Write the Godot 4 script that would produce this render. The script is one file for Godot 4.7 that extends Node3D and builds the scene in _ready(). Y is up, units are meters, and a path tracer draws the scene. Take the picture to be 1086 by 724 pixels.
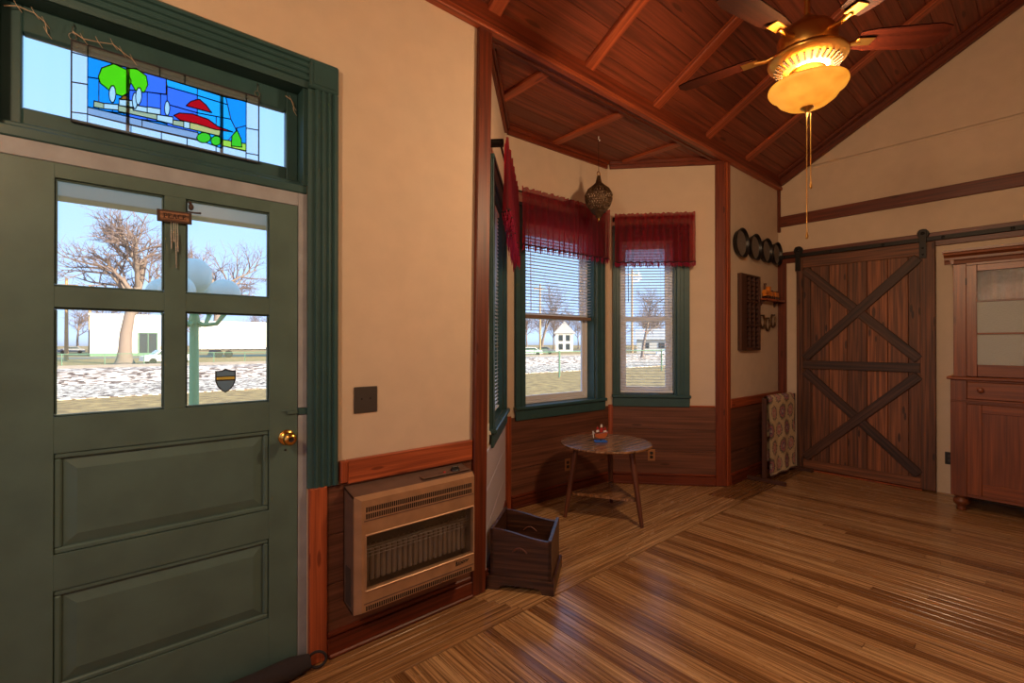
extends Node3D

# ---------------------------------------------------------------- mesh builder
class MB:
	var v := PackedVector3Array()
	var n := PackedVector3Array()
	var t := PackedVector2Array()
	var ix := PackedInt32Array()
	var uo := Vector2.ZERO
	var xf := Transform3D()

	func face(pts: Array, nor: Vector3, uvs: Array = []) -> void:
		var base := v.size()
		var a: Vector3 = pts[0]
		var flip := false
		for i in range(1, pts.size() - 1):
			var cr: Vector3 = (pts[i] - a).cross(pts[i + 1] - a)
			if cr.length_squared() > 1e-18:
				flip = cr.dot(nor) > 0.0
				break
		var wn := (xf.basis * nor).normalized()
		for i in pts.size():
			v.append(xf * pts[i])
			n.append(wn)
			t.append((uvs[i] if uvs.size() else Vector2(pts[i].x, pts[i].y)) + uo)
		for i in range(1, pts.size() - 1):
			if flip:
				ix.append_array([base, base + i + 1, base + i])
			else:
				ix.append_array([base, base + i, base + i + 1])

	func box(c: Vector3, s: Vector3, bev := 0.0) -> void:
		var h := s * 0.5
		var lng := 0
		if h.y > h[lng]: lng = 1
		if h.z > h[lng]: lng = 2
		var b := minf(bev, minf(h.x, minf(h.y, h.z)) * 0.9)
		for i in 3:
			var j := (i + 1) % 3
			var k := (i + 2) % 3
			for sg in [-1.0, 1.0]:
				var nor := Vector3.ZERO
				nor[i] = sg
				var pts := []
				var uvs := []
				for q in [[-1, -1], [1, -1], [1, 1], [-1, 1]]:
					var p := Vector3.ZERO
					p[i] = sg * h[i]
					p[j] = q[0] * (h[j] - b)
					p[k] = q[1] * (h[k] - b)
					pts.append(c + p)
					uvs.append(Vector2(p[k], p[j] + p[i]) if k == lng else Vector2(p[j], p[k] + p[i]))
				face(pts, nor, uvs)
		if b <= 0.0:
			return
		for i in 3:
			var j := (i + 1) % 3
			var k := (i + 2) % 3
			for sj in [-1.0, 1.0]:
				for sk in [-1.0, 1.0]:
					var nor := Vector3.ZERO
					nor[j] = sj
					nor[k] = sk
					var pts := []
					var uvs := []
					for q in [[-1, 0], [1, 0], [1, 1], [-1, 1]]:
						var p := Vector3.ZERO
						p[i] = q[0] * (h[i] - b)
						p[j] = sj * (h[j] if q[1] == 0 else h[j] - b)
						p[k] = sk * (h[k] - b if q[1] == 0 else h[k])
						pts.append(c + p)
						uvs.append(Vector2(p[i], p[j]) if i == lng else Vector2(p[lng], p[i]))
					face(pts, nor.normalized(), uvs)
		for sx in [-1.0, 1.0]:
			for sy in [-1.0, 1.0]:
				for sz in [-1.0, 1.0]:
					face([c + Vector3(sx * h.x, sy * (h.y - b), sz * (h.z - b)), c + Vector3(sx * (h.x - b), sy * h.y, sz * (h.z - b)), c + Vector3(sx * (h.x - b), sy * (h.y - b), sz * h.z)], Vector3(sx, sy, sz).normalized())

	func span(a: Vector3, b: Vector3, bev := 0.0) -> void:   # box between two corners
		box((a + b) * 0.5, (b - a).abs(), bev)

	func prism(poly: PackedVector2Array, z0: float, z1: float, swap := false) -> void:   # outline in x, y pushed along z
		var p := poly
		if Geometry2D.is_polygon_clockwise(p):
			p.reverse()
		var tr := Geometry2D.triangulate_polygon(p)
		for sg in [0, 1]:
			var z := z1 if sg else z0
			var base := v.size()
			var nor := (xf.basis * Vector3(0, 0, 1 if z1 > z0 else -1) * (1.0 if sg else -1.0)).normalized()
			for q in p:
				v.append(xf * Vector3(q.x, q.y, z))
				n.append(nor)
				t.append((Vector2(q.y, q.x) if swap else q) + uo)
			for i in range(0, tr.size(), 3):
				var a := v[base + tr[i]]
				var cr := (v[base + tr[i + 1]] - a).cross(v[base + tr[i + 2]] - a)
				if cr.dot(nor) > 0:
					ix.append_array([base + tr[i], base + tr[i + 2], base + tr[i + 1]])
				else:
					ix.append_array([base + tr[i], base + tr[i + 1], base + tr[i + 2]])
		var run := 0.0
		for i in p.size():
			var a := p[i]
			var b := p[(i + 1) % p.size()]
			var e := b - a
			if e.length() < 1e-6: continue
			face([Vector3(a.x, a.y, z0), Vector3(b.x, b.y, z0), Vector3(b.x, b.y, z1), Vector3(a.x, a.y, z1)], Vector3(e.y, -e.x, 0).normalized(), [Vector2(z0, run), Vector2(z0, run + e.length()), Vector2(z1, run + e.length()), Vector2(z1, run)])
			run += e.length()

	func lathe(prof: Array, segs := 24, c := Vector3.ZERO) -> void:   # prof: Vector2(radius, y), bottom to top, smooth
		var m := prof.size()
		var nr := []
		for i in m:
			var a: Vector2 = prof[maxi(i - 1, 0)]
			var b: Vector2 = prof[mini(i + 1, m - 1)]
			var d := b - a
			if d.length() < 1e-7: d = Vector2(0, 1)
			nr.append(Vector2(d.y, -d.x).normalized())
		var base := v.size()
		for i in m:
			for k in segs + 1:
				var an := TAU * k / segs
				var p: Vector2 = prof[i]
				var q: Vector2 = nr[i]
				v.append(xf * (c + Vector3(cos(an) * p.x, p.y, sin(an) * p.x)))
				n.append((xf.basis * Vector3(cos(an) * q.x, q.y, sin(an) * q.x)).normalized())
				t.append(Vector2(p.y, an * maxf(p.x, 0.02)) + uo)
		for i in m - 1:
			for k in segs:
				var a := base + i * (segs + 1) + k
				var d := a + segs + 1
				tri_auto(a, a + 1, d + 1)
				tri_auto(a, d + 1, d)

	func tri_auto(a: int, b: int, c: int) -> void:
		var cr := (v[b] - v[a]).cross(v[c] - v[a])
		if cr.length_squared() < 1e-22: return
		if cr.dot(n[a] + n[b] + n[c]) > 0:
			ix.append_array([a, c, b])
		else:
			ix.append_array([a, b, c])

	func sharp(prof: Array, segs := 24, c := Vector3.ZERO) -> void:   # lathe with a hard edge at each profile point
		for i in prof.size() - 1:
			lathe([prof[i], prof[i + 1]], segs, c)

	func ball(c: Vector3, r: Vector3, segs := 16, rings := 8) -> void:
		var base := v.size()
		for i in rings + 1:
			var ph := PI * i / rings - PI / 2
			for k in segs + 1:
				var an := TAU * k / segs
				var d := Vector3(cos(an) * cos(ph), sin(ph), sin(an) * cos(ph))
				v.append(xf * (c + d * r))
				n.append((xf.basis * (d / r)).normalized())
				t.append(Vector2(an, ph) + uo)
		for i in rings:
			for k in segs:
				var a := base + i * (segs + 1) + k
				var d := a + segs + 1
				tri_auto(a, a + 1, d + 1)
				tri_auto(a, d + 1, d)

	func tube(pts: Array, rad: Array, segs := 8, caps := true) -> void:
		var base := v.size()
		var m := pts.size()
		var side := Vector3.ZERO
		for i in m:
			var d: Vector3 = (pts[mini(i + 1, m - 1)] - pts[maxi(i - 1, 0)]).normalized()
			if i == 0:
				side = d.cross(Vector3.UP if absf(d.y) < 0.9 else Vector3.RIGHT).normalized()
			else:
				side = (side - d * side.dot(d)).normalized()
			var up := d.cross(side)
			var r: float = rad[mini(i, rad.size() - 1)]
			for k in segs + 1:
				var an := TAU * k / segs
				var q := side * cos(an) + up * sin(an)
				v.append(xf * (pts[i] + q * r))
				n.append((xf.basis * q).normalized())
				t.append(Vector2(i * 0.1, an * r) + uo)
		for i in m - 1:
			for k in segs:
				var a := base + i * (segs + 1) + k
				var d := a + segs + 1
				tri_auto(a, a + 1, d + 1)
				tri_auto(a, d + 1, d)
		if caps:
			for e in [0, m - 1]:
				var d: Vector3 = (pts[1] - pts[0]) * -1.0 if e == 0 else pts[m - 1] - pts[m - 2]
				var c := v.size()
				var wn := (xf.basis * d).normalized()
				for k in segs:
					v.append(v[base + e * (segs + 1) + k])
					n.append(wn)
					t.append(uo)
				for k in range(1, segs - 1):
					tri_auto(c, c + k, c + k + 1)

	func commit() -> ArrayMesh:
		var a := []
		a.resize(Mesh.ARRAY_MAX)
		a[Mesh.ARRAY_VERTEX] = v
		a[Mesh.ARRAY_NORMAL] = n
		a[Mesh.ARRAY_TEX_UV] = t
		a[Mesh.ARRAY_INDEX] = ix
		var m := ArrayMesh.new()
		m.add_surface_from_arrays(Mesh.PRIMITIVE_TRIANGLES, a)
		return m

# ---------------------------------------------------------------- scene helpers
var rng := RandomNumberGenerator.new()
var M := {}
var names := {}

func mb(xf := Transform3D()) -> MB:
	var b := MB.new()
	b.xf = xf
	b.uo = Vector2(rng.randf() * 3.0, rng.randf() * 3.0)
	return b

func numbered(called: String) -> String:
	if not names.has(called):
		names[called] = 0
		return called
	names[called] += 1
	return "%s_%03d" % [called, names[called]]

func obj(called: String, b: MB, m: Material, parent: Node = self) -> MeshInstance3D:
	var o := MeshInstance3D.new()
	o.name = numbered(called) if parent == self else called
	o.mesh = b.commit()
	o.material_override = m
	parent.add_child(o, true)
	return o

func tag(o: Node, label: String, category: String, group := "") -> Node:
	o.set_meta("label", label)
	o.set_meta("category", category)
	if group: o.set_meta("group", group)
	return o

func thing(called: String, label: String, category: String, xf := Transform3D(), group := "") -> Node3D:
	var o := Node3D.new()
	o.name = numbered(called)
	add_child(o)
	o.transform = xf
	tag(o, label, category, group)
	return o

func at(x: float, y: float, z: float, turn := 0.0) -> Transform3D:
	return Transform3D(Basis(Vector3.UP, turn), Vector3(x, y, z))

func setting(called: String, label: String, xf := Transform3D()) -> Node3D:
	var o := Node3D.new()
	o.name = called
	add_child(o, true)
	o.transform = xf
	o.set_meta("kind", "structure")
	if label: o.set_meta("label", label)
	return o

func struct(called: String, b: MB, m: Material, label := "") -> MeshInstance3D:
	var o := obj(called, b, m)
	o.set_meta("kind", "structure")
	if label: o.set_meta("label", label)
	return o

# a frame on a wall: x along it, y up, z into the room
func frame(p: Vector2, q: Vector2) -> Transform3D:
	var u := Vector3(q.x - p.x, 0, q.y - p.y).normalized()
	return Transform3D(Basis(u, Vector3.UP, u.cross(Vector3.UP)), Vector3(p.x, 0, p.y))

func off(f: Transform3D, x: float, y: float, z: float) -> Transform3D:
	return f * Transform3D(Basis(), Vector3(x, y, z))

func P2(a: Array) -> PackedVector2Array:
	var p := PackedVector2Array()
	for i in range(0, a.size(), 2):
		p.append(Vector2(a[i], a[i + 1]))
	return p

# ---------------------------------------------------------------- textures and materials
func wood_image(sd: int, dark: Color, light: Color, streak: float, knots: int, w := 512, h := 256, marks := 0) -> ImageTexture:
	var f1 := FastNoiseLite.new()
	f1.seed = sd
	f1.frequency = 0.02
	f1.fractal_octaves = 3
	var f2 := FastNoiseLite.new()
	f2.seed = sd + 7
	f2.frequency = 0.05
	f2.fractal_octaves = 2
	var r := RandomNumberGenerator.new()
	r.seed = sd * 31 + 5
	var kn := []
	for i in knots:
		kn.append([r.randf() * w, r.randf() * h, r.randf_range(5.0, 10.0)])
	var im := Image.create(w, h, false, Image.FORMAT_RGB8)
	for y in h:
		for x in w:
			var val := 0.0
			var bx := smoothstep(0.85, 1.0, float(x) / w)
			var by := smoothstep(0.85, 1.0, float(y) / h)
			var push := 0.0
			var core := 0.0
			for k in kn:
				var dx: float = x - k[0]
				var dy: float = y - k[1]
				dx -= roundf(dx / w) * w
				dy -= roundf(dy / h) * h
				var d2: float = (dx * dx * 0.35 + dy * dy) / (k[2] * k[2])
				if d2 < 9.0:
					push += signf(dy) * exp(-d2 * 0.5) * k[2] * 0.9
					core = maxf(core, 1.0 - smoothstep(0.25, 1.1, d2))
			for c in 4:
				var wt := (bx if c % 2 else 1.0 - bx) * (by if c / 2 else 1.0 - by)
				if wt < 0.004: continue
				var xx := x - (w if c % 2 else 0)
				var yy := y - (h if c / 2 else 0) - push
				var a := f1.get_noise_2d(xx * 0.22, yy * 2.6)
				var b := f2.get_noise_2d(xx * 0.12, yy * 5.0)
				var g := f2.get_noise_2d(xx * 0.05 + 900, yy * 1.1)
				val += wt * (0.55 + a * 0.55 + b * 0.35 + g * 0.35)
			val = clampf((val - 0.5) * streak + 0.55, 0.0, 1.0)
			val *= 1.0 - core * 0.85
			im.set_pixel(x, y, dark.lerp(light, val))
	# short dark splinters and nail marks in the boards
	for i in marks:
		var x0 := r.randi() % w
		var y0 := r.randi() % h
		var l := 3 + r.randi() % (40 if i % 3 == 0 else 8)
		for k in l:
			var px := (x0 + k) % w
			im.set_pixel(px, y0, im.get_pixel(px, y0).lerp(dark * 0.4, 0.8))
	return ImageTexture.create_from_image(im)

func noise_tex(sd: int, freq: float, lo: Color, hi: Color, size := 256, oct := 4) -> ImageTexture:
	var f := FastNoiseLite.new()
	f.seed = sd
	f.frequency = freq
	f.fractal_octaves = oct
	var im := f.get_seamless_image(size, size)
	var out := Image.create(size, size, false, Image.FORMAT_RGB8)
	for y in size:
		for x in size:
			out.set_pixel(x, y, lo.lerp(hi, im.get_pixel(x, y).r))
	return ImageTexture.create_from_image(out)

func speckle_tex(sd: int, lo: Color, hi: Color, size := 512) -> ImageTexture:   # separate stones: cells of random tone
	var f := FastNoiseLite.new()
	f.seed = sd
	f.noise_type = FastNoiseLite.TYPE_CELLULAR
	f.cellular_return_type = FastNoiseLite.RETURN_CELL_VALUE
	f.frequency = 0.12
	f.fractal_type = FastNoiseLite.FRACTAL_NONE
	var im := f.get_seamless_image(size, size)
	var out := Image.create(size, size, false, Image.FORMAT_RGB8)
	for y in size:
		for x in size:
			out.set_pixel(x, y, lo.lerp(hi, smoothstep(0.2, 0.75, im.get_pixel(x, y).r)))
	return ImageTexture.create_from_image(out)

func c8(r: int, g: int, b: int) -> Color:
	return Color8(r, g, b)

func mat(called: String, col: Color, rough := 0.7, tex: Texture2D = null, uvs := Vector3.ONE) -> StandardMaterial3D:
	var m := StandardMaterial3D.new()
	m.resource_name = called
	m.albedo_color = col
	m.roughness = rough
	if tex:
		m.albedo_texture = tex
		m.uv1_scale = uvs
	M[called] = m
	return m

func tri_mat(called: String, col: Color, rough: float, tex: Texture2D, sc: float) -> StandardMaterial3D:
	var m := mat(called, col, rough, tex, Vector3(sc, sc, sc))
	m.uv1_triplanar = true
	m.uv1_world_triplanar = true
	return m

func metal(called: String, col: Color, rough: float, amount := 1.0) -> StandardMaterial3D:
	var m := mat(called, col, rough)
	m.metallic = amount
	return m

func pane(called: String, col: Color, a: float) -> StandardMaterial3D:
	var m := mat(called, Color(col.r, col.g, col.b, a), 0.02)
	m.transparency = BaseMaterial3D.TRANSPARENCY_ALPHA
	return m

func bump(m: StandardMaterial3D, t: Texture2D, depth: float) -> void:
	m.heightmap_enabled = true
	m.heightmap_texture = t
	m.heightmap_scale = depth

func wood_set(called: String, tex: Texture2D, tints: Array, rough: float, uvs: Vector3) -> Array:
	var a := []
	for i in tints.size():
		a.append(mat("%s_%d" % [called, i], tints[i], rough, tex, uvs))
	return a

func pick(a: Array) -> Material:
	return a[rng.randi() % a.size()]

func gray(x: float) -> Color:
	return Color(x, x, x)

# ---------------------------------------------------------------- layout
const XB := 6.006            # face of the end wall with the sliding door
const XF := -2.2             # wall behind the camera
const ZR := 5.0              # wall across the room
const RISE := 0.562          # pitch of the vaulted ceiling
const HW := 3.33             # height at which the vault starts
const GROUND := -0.8
var c0 := Vector2(1.65, 0)
var c1 := Vector2(2.56, -0.9)
var c2 := Vector2(3.88, -0.845)
var c3 := Vector2(4.655, 0)

func _ready() -> void:
	rng.seed = 4711
	# camera
	var cam := Camera3D.new()
	cam.name = "camera"
	cam.fov = 71.7
	cam.near = 0.05
	cam.far = 2000.0
	cam.position = Vector3(0, 1.41, 2.164)
	cam.rotation_degrees = Vector3(0.22, -40.76, 0)
	add_child(cam)
	cam.current = true
	# sky and exposure
	var env := Environment.new()
	var sky := Sky.new()
	var psm := ProceduralSkyMaterial.new()
	psm.sky_top_color = c8(120, 184, 244)
	psm.sky_horizon_color = c8(180, 208, 250)
	psm.sky_curve = 0.22
	psm.sky_energy_multiplier = 1.2
	psm.ground_bottom_color = c8(120, 110, 90)
	psm.ground_horizon_color = c8(190, 200, 210)
	sky.sky_material = psm
	env.background_mode = Environment.BG_SKY
	env.sky = sky
	env.tonemap_mode = Environment.TONE_MAPPER_LINEAR
	env.tonemap_exposure = 1.22
	env.sdfgi_enabled = true
	env.ssao_enabled = true
	env.ssil_enabled = true
	var we := WorldEnvironment.new()
	we.name = "environment"
	we.environment = env
	add_child(we)
	# low winter sun behind the house
	var sun := DirectionalLight3D.new()
	sun.name = "sun"
	sun.light_color = Color(1.0, 0.93, 0.8)
	sun.light_energy = 4.0
	sun.light_angular_distance = 0.5
	sun.shadow_enabled = true
	sun.sky_mode = DirectionalLight3D.SKY_MODE_LIGHT_ONLY
	add_child(sun)
	sun.look_at_from_position(Vector3(0.35, 0.3, 1.0) * 40.0, Vector3.ZERO)

	make_materials()
	build_shell()
	build_floor()
	build_ceiling()
	build_entry_door()
	build_bay_windows()
	build_sliding_door()
	build_trim()
	build_outside()
	build_fan(2.31, 1.45, "frosted amber bowl light and brown blades of the ceiling fan on a long rod", true)
	build_fan(-0.95, 1.6, "unseen ceiling fan with a lit amber bowl, added to light the door wall", false)  # second fan out of view, added for its lamp on the door wall
	build_heater()
	build_cabinet()
	build_table()
	build_crate()
	build_quilt_rack()
	build_wall_things()
	build_window_dressing()
	build_door_things()

func make_materials() -> void:
	var floor_t := wood_image(3, c8(118, 88, 62), c8(222, 184, 138), 1.15, 0, 512, 256, 140)
	var fir_t := wood_image(11, c8(112, 52, 30), c8(200, 108, 66), 0.8, 5)
	var dark_t := wood_image(17, c8(84, 56, 46), c8(152, 106, 86), 0.8, 2)
	var barn_t := wood_image(23, c8(66, 44, 32), c8(188, 126, 84), 0.75, 9)
	var cab_t := wood_image(37, c8(104, 56, 28), c8(186, 108, 60), 0.65, 1)
	var ceil_t := wood_image(39, c8(98, 54, 38), c8(180, 106, 76), 0.75, 1)
	var gray_t := wood_image(29, c8(60, 44, 36), c8(176, 138, 114), 0.85, 1)
	var plaster_t := noise_tex(5, 0.03, gray(0.965), gray(1.0))
	var fine_t := noise_tex(6, 0.2, gray(0.0), gray(1.0))
	var worn_t := noise_tex(8, 0.02, gray(0.88), gray(1.0), 256, 5)
	var rough_t := noise_tex(12, 0.03, gray(0.55), gray(1.0), 256, 4)
	# the room
	var wall := tri_mat("cream_plaster", c8(210, 186, 162), 0.85, plaster_t, 0.7)
	M.floor_set = wood_set("floor_wood", floor_t, [c8(236, 226, 214), c8(224, 208, 192), c8(214, 198, 182), c8(206, 186, 166), c8(232, 216, 198), c8(174, 150, 128)], 0.3, Vector3(0.55, 4.6, 1))
	for m in M.floor_set:
		m.roughness_texture = rough_t
		m.roughness_texture_channel = BaseMaterial3D.TEXTURE_CHANNEL_RED
		bump(m, floor_t, 0.01)
	M.fir_set = wood_set("fir_trim", fir_t, [c8(248, 232, 222), c8(226, 206, 194), c8(238, 218, 208)], 0.45, Vector3(0.5, 2.5, 1))
	M.fir_dark_set = wood_set("stained_trim", fir_t, [c8(150, 128, 120), c8(168, 140, 130)], 0.45, Vector3(0.5, 2.5, 1))
	M.ceiling_set = wood_set("ceiling_plank", ceil_t, [c8(206, 176, 162), c8(190, 162, 150), c8(216, 184, 168)], 0.5, Vector3(0.4, 2.2, 1))
	M.wainscot_set = wood_set("wainscot_plank", dark_t, [c8(222, 202, 192), c8(206, 188, 180)], 0.38, Vector3(0.4, 2.0, 1))
	M.barn_set = wood_set("barn_plank", barn_t, [c8(222, 200, 186), c8(188, 168, 156), c8(160, 142, 134), c8(236, 208, 186)], 0.6, Vector3(0.5, 2.2, 1))
	M.brace_set = wood_set("brace_wood", gray_t, [c8(140, 112, 98), c8(122, 98, 88)], 0.6, Vector3(0.5, 2.5, 1))
	M.cab_set = wood_set("cabinet_wood", cab_t, [c8(206, 192, 180), c8(184, 172, 164), c8(196, 184, 172)], 0.4, Vector3(0.6, 2.5, 1))
	mat("crate_wood", c8(140, 116, 106), 0.36, gray_t, Vector3(0.8, 3, 1))
	mat("table_wood", c8(182, 160, 152), 0.2, floor_t, Vector3(0.8, 2.2, 1))
	mat("table_leg_wood", c8(200, 168, 150), 0.4, dark_t, Vector3(0.8, 3, 1))
	mat("rack_wood", c8(150, 130, 120), 0.5, dark_t, Vector3(0.8, 3, 1))
	mat("sub_floor", c8(44, 28, 18), 0.9)
	mat("groove_dark", c8(30, 20, 15), 0.9)
	M.green = tri_mat("green_paint", c8(86, 110, 104), 0.42, worn_t, 0.9)
	M.green_trim = tri_mat("green_trim_paint", c8(50, 84, 86), 0.45, worn_t, 1.1)
	M.jamb_gray = tri_mat("bare_gray_jamb", c8(160, 162, 170), 0.7, worn_t, 1.5)
	mat("vinyl", c8(226, 226, 230), 0.4)
	pane("clear_glass", gray(0.9), 0.06).metallic_specular = 0.25
	M.siding = tri_mat("outer_siding", c8(214, 206, 190), 0.8, plaster_t, 0.5)
	M.roofing = mat("roofing", c8(70, 66, 64), 0.9)
	# metals
	metal("brass", c8(214, 164, 84), 0.25)
	metal("fan_brass", c8(222, 170, 92), 0.3)
	metal("black_iron", c8(34, 31, 30), 0.5, 0.6)
	metal("pan_iron", c8(46, 44, 44), 0.42, 0.7)
	M.pan_inside = tri_mat("pan_inside", c8(124, 114, 106), 0.55, worn_t, 6.0)
	M.pan_inside.metallic = 0.25
	M.heater_front = tri_mat("heater_bronze", c8(186, 144, 110), 0.38, worn_t, 2.0)
	M.heater_front.metallic = 0.35
	M.heater_case = tri_mat("heater_brown", c8(116, 90, 78), 0.45, worn_t, 2.0)
	M.heater_case.metallic = 0.2
	mat("heater_black", c8(26, 24, 24), 0.5)
	mat("heater_plaque", c8(122, 106, 94), 0.8)
	metal("wire_steel", c8(140, 132, 124), 0.4)
	metal("filigree", c8(112, 88, 66), 0.38, 0.85)
	# lamps
	var bowl := mat("lamp_bowl_glass", c8(250, 206, 120), 0.4)
	bowl.emission_enabled = true
	bowl.emission = c8(255, 186, 84)
	bowl.emission_energy_multiplier = 0.8
	bowl.emission_texture = noise_tex(61, 0.02, c8(214, 170, 96), c8(255, 240, 190), 256, 4)
	bowl.emission_operator = BaseMaterial3D.EMISSION_OP_MULTIPLY
	bowl.uv1_triplanar = true
	bowl.uv1_scale = Vector3(3, 3, 3)
	mat("fan_blade_wood", c8(70, 40, 30), 0.6, dark_t, Vector3(0.8, 3, 1)).metallic_specular = 0.15
	# cloth
	var sheer := mat("burgundy_sheer", Color(0.16, 0.025, 0.08, 0.82), 0.8)
	sheer.transparency = BaseMaterial3D.TRANSPARENCY_ALPHA
	sheer.backlight_enabled = true
	sheer.backlight = c8(255, 40, 70)
	var fr := mat("burgundy_fringe", c8(150, 20, 60), 0.9)
	fr.backlight_enabled = true
	fr.backlight = c8(200, 40, 90)
	mat("burgundy_hem", c8(60, 10, 26), 0.9)
	mat("blind_slat", c8(236, 236, 238), 0.45)
	mat("blind_rail_brown", c8(128, 104, 88), 0.5)
	mat("cord_white", c8(225, 220, 210), 0.7)
	mat("black_cloth", c8(42, 34, 36), 0.95)
	M.quilt = mat("quilt_cloth", gray(1.0), 0.95, quilt_image())
	# small things
	mat("ivory_plastic", c8(214, 190, 150), 0.4)
	mat("tan_plastic", c8(168, 112, 70), 0.45)
	mat("black_plastic", c8(24, 23, 24), 0.4)
	mat("plate_dark", c8(62, 54, 50), 0.5)
	mat("white_plastic", c8(226, 222, 214), 0.4)
	mat("ship_blue", c8(38, 96, 190), 0.4)
	mat("ship_hull", c8(170, 84, 40), 0.5)
	mat("ship_white", c8(226, 222, 220), 0.6)
	mat("ship_red", c8(180, 44, 44), 0.6)
	mat("amber_wood", c8(216, 126, 44), 0.35)
	mat("sign_board", c8(250, 225, 205), 0.7, gray_t, Vector3(1.5, 6, 1))
	mat("sign_frame", c8(66, 46, 38), 0.7)
	mat("sign_ink", c8(44, 28, 24), 0.7)
	mat("badge_blue", c8(96, 128, 158), 0.5)
	mat("badge_gold", c8(196, 176, 80), 0.5)
	mat("badge_black", c8(28, 26, 34), 0.5)
	mat("twig", c8(190, 164, 140), 0.8)
	mat("lead", c8(46, 46, 54), 0.5)
	# stained glass: coloured through the body of the glass
	for g in [["white", c8(240, 238, 225)], ["rust", c8(200, 110, 30)], ["leaf", c8(90, 220, 40)], ["red", c8(255, 16, 24)], ["cream", c8(250, 240, 215)], ["amber", c8(255, 210, 110)], ["green", c8(120, 235, 20)], ["tan", c8(225, 200, 140)], ["gray", c8(190, 185, 190)], ["lime", c8(225, 235, 70)], ["blue1", c8(40, 165, 240)], ["blue2", c8(90, 130, 235)], ["blue3", c8(50, 190, 250)]]:
		var m := mat("glass_" + g[0], Color(g[1].r, g[1].g, g[1].b, 0.0), 0.05)
		m.refraction_enabled = true
		m.refraction_scale = 0.012
	var rip := pane("rippled_glass", gray(0.9), 0.1)
	bump(rip, noise_tex(41, 0.03, gray(0.0), gray(1.0), 256, 2), 0.6)
	rip.uv1_scale = Vector3(3, 3, 3)
	var painted_refl := mat("painted_refl_glass", Color(0.78, 0.79, 0.76, 0.55), 0.3)  # milky tone paints a window reflection into the lower cabinet panes
	painted_refl.transparency = BaseMaterial3D.TRANSPARENCY_ALPHA
	bump(painted_refl, noise_tex(43, 0.06, gray(0.0), gray(1.0), 256, 3), 0.4)
	painted_refl.uv1_scale = Vector3(4, 4, 4)
	mat("sheen_pale_board", c8(198, 188, 196), 0.35)  # pale colour paints in the window sheen on the edge-on bay wainscot
	var smoked := pane("heater_glass", c8(60, 56, 52), 0.08)
	smoked.roughness = 0.1
	# outside
	var grass_t := noise_tex(51, 0.05, c8(110, 92, 58), c8(206, 180, 120), 512, 5)
	M.grass = tri_mat("dry_grass", c8(250, 240, 220), 0.95, grass_t, 0.06)
	var gravel_t := speckle_tex(52, c8(84, 70, 64), c8(255, 246, 236))
	M.gravel = tri_mat("ballast_gravel", c8(255, 244, 232), 0.95, gravel_t, 0.06)
	M.pale_gravel = tri_mat("pale_gravel", c8(255, 246, 230), 0.95, gravel_t, 0.1)
	M.asphalt = mat("asphalt", c8(120, 116, 112), 0.9)
	M.bark = tri_mat("bark", c8(132, 118, 110), 0.9, worn_t, 0.8)
	mat("twig_gray", c8(116, 100, 96), 0.9)
	M.white_wall = mat("white_cladding", c8(216, 214, 206), 0.7)
	mat("dark_window", c8(50, 62, 66), 0.2)
	mat("lamp_green", c8(150, 190, 132), 0.5)
	var globe := mat("globe_white", c8(246, 240, 224), 0.4)
	globe.backlight_enabled = true
	globe.backlight = c8(200, 198, 190)
	mat("fence_green", c8(88, 128, 104), 0.6)
	mat("pole_wood", c8(170, 140, 104), 0.9)
	mat("house_roof", c8(190, 188, 188), 0.8)
	mat("tyre", c8(32, 32, 34), 0.9)
	mat("car_white", c8(226, 228, 230), 0.25)
	mat("car_gray", c8(116, 120, 126), 0.25)
	mat("porch_paint", c8(214, 200, 172), 0.7)

func quilt_image() -> ImageTexture:
	var w := 192
	var h := 384
	var im := Image.create(w, h, false, Image.FORMAT_RGB8)
	var f := FastNoiseLite.new()
	f.seed = 9
	f.frequency = 0.06
	for y in h:
		for x in w:
			var col := c8(222, 200, 160)
			for row in range(-1, 6):
				for cl in range(-1, 4):
					var cx := cl * 64 + (32 if posmod(row, 2) else 0)
					var cy := row * 70 + 30
					var dx: float = absf(x - cx) / 30.0
					var dy: float = absf(y - cy) / 40.0
					var d := maxf(dx * 0.8, dy * 0.8) * 0.55 + 0.45 * (dx + dy) * 0.75 + 0.22 * f.get_noise_2d(x * 2.2, y * 2.2)
					var even := posmod(row + cl, 2) == 0
					if d < 0.16: col = c8(208, 186, 170)
					elif d < 0.30: col = c8(88, 76, 118) if even else c8(190, 104, 112)
					elif d < 0.48: col = c8(196, 118, 124) if even else c8(206, 164, 150)
					elif d < 0.60: col = c8(84, 86, 90)
					elif d < 0.70 and even: col = c8(150, 136, 104)
			col = col.lerp(c8(150, 128, 104), clampf(0.35 * (0.5 + f.get_noise_2d(x * 3.0 + 50, y * 3.0)), 0.0, 1.0))
			im.set_pixel(x, y, col)
	return ImageTexture.create_from_image(im)

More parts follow.
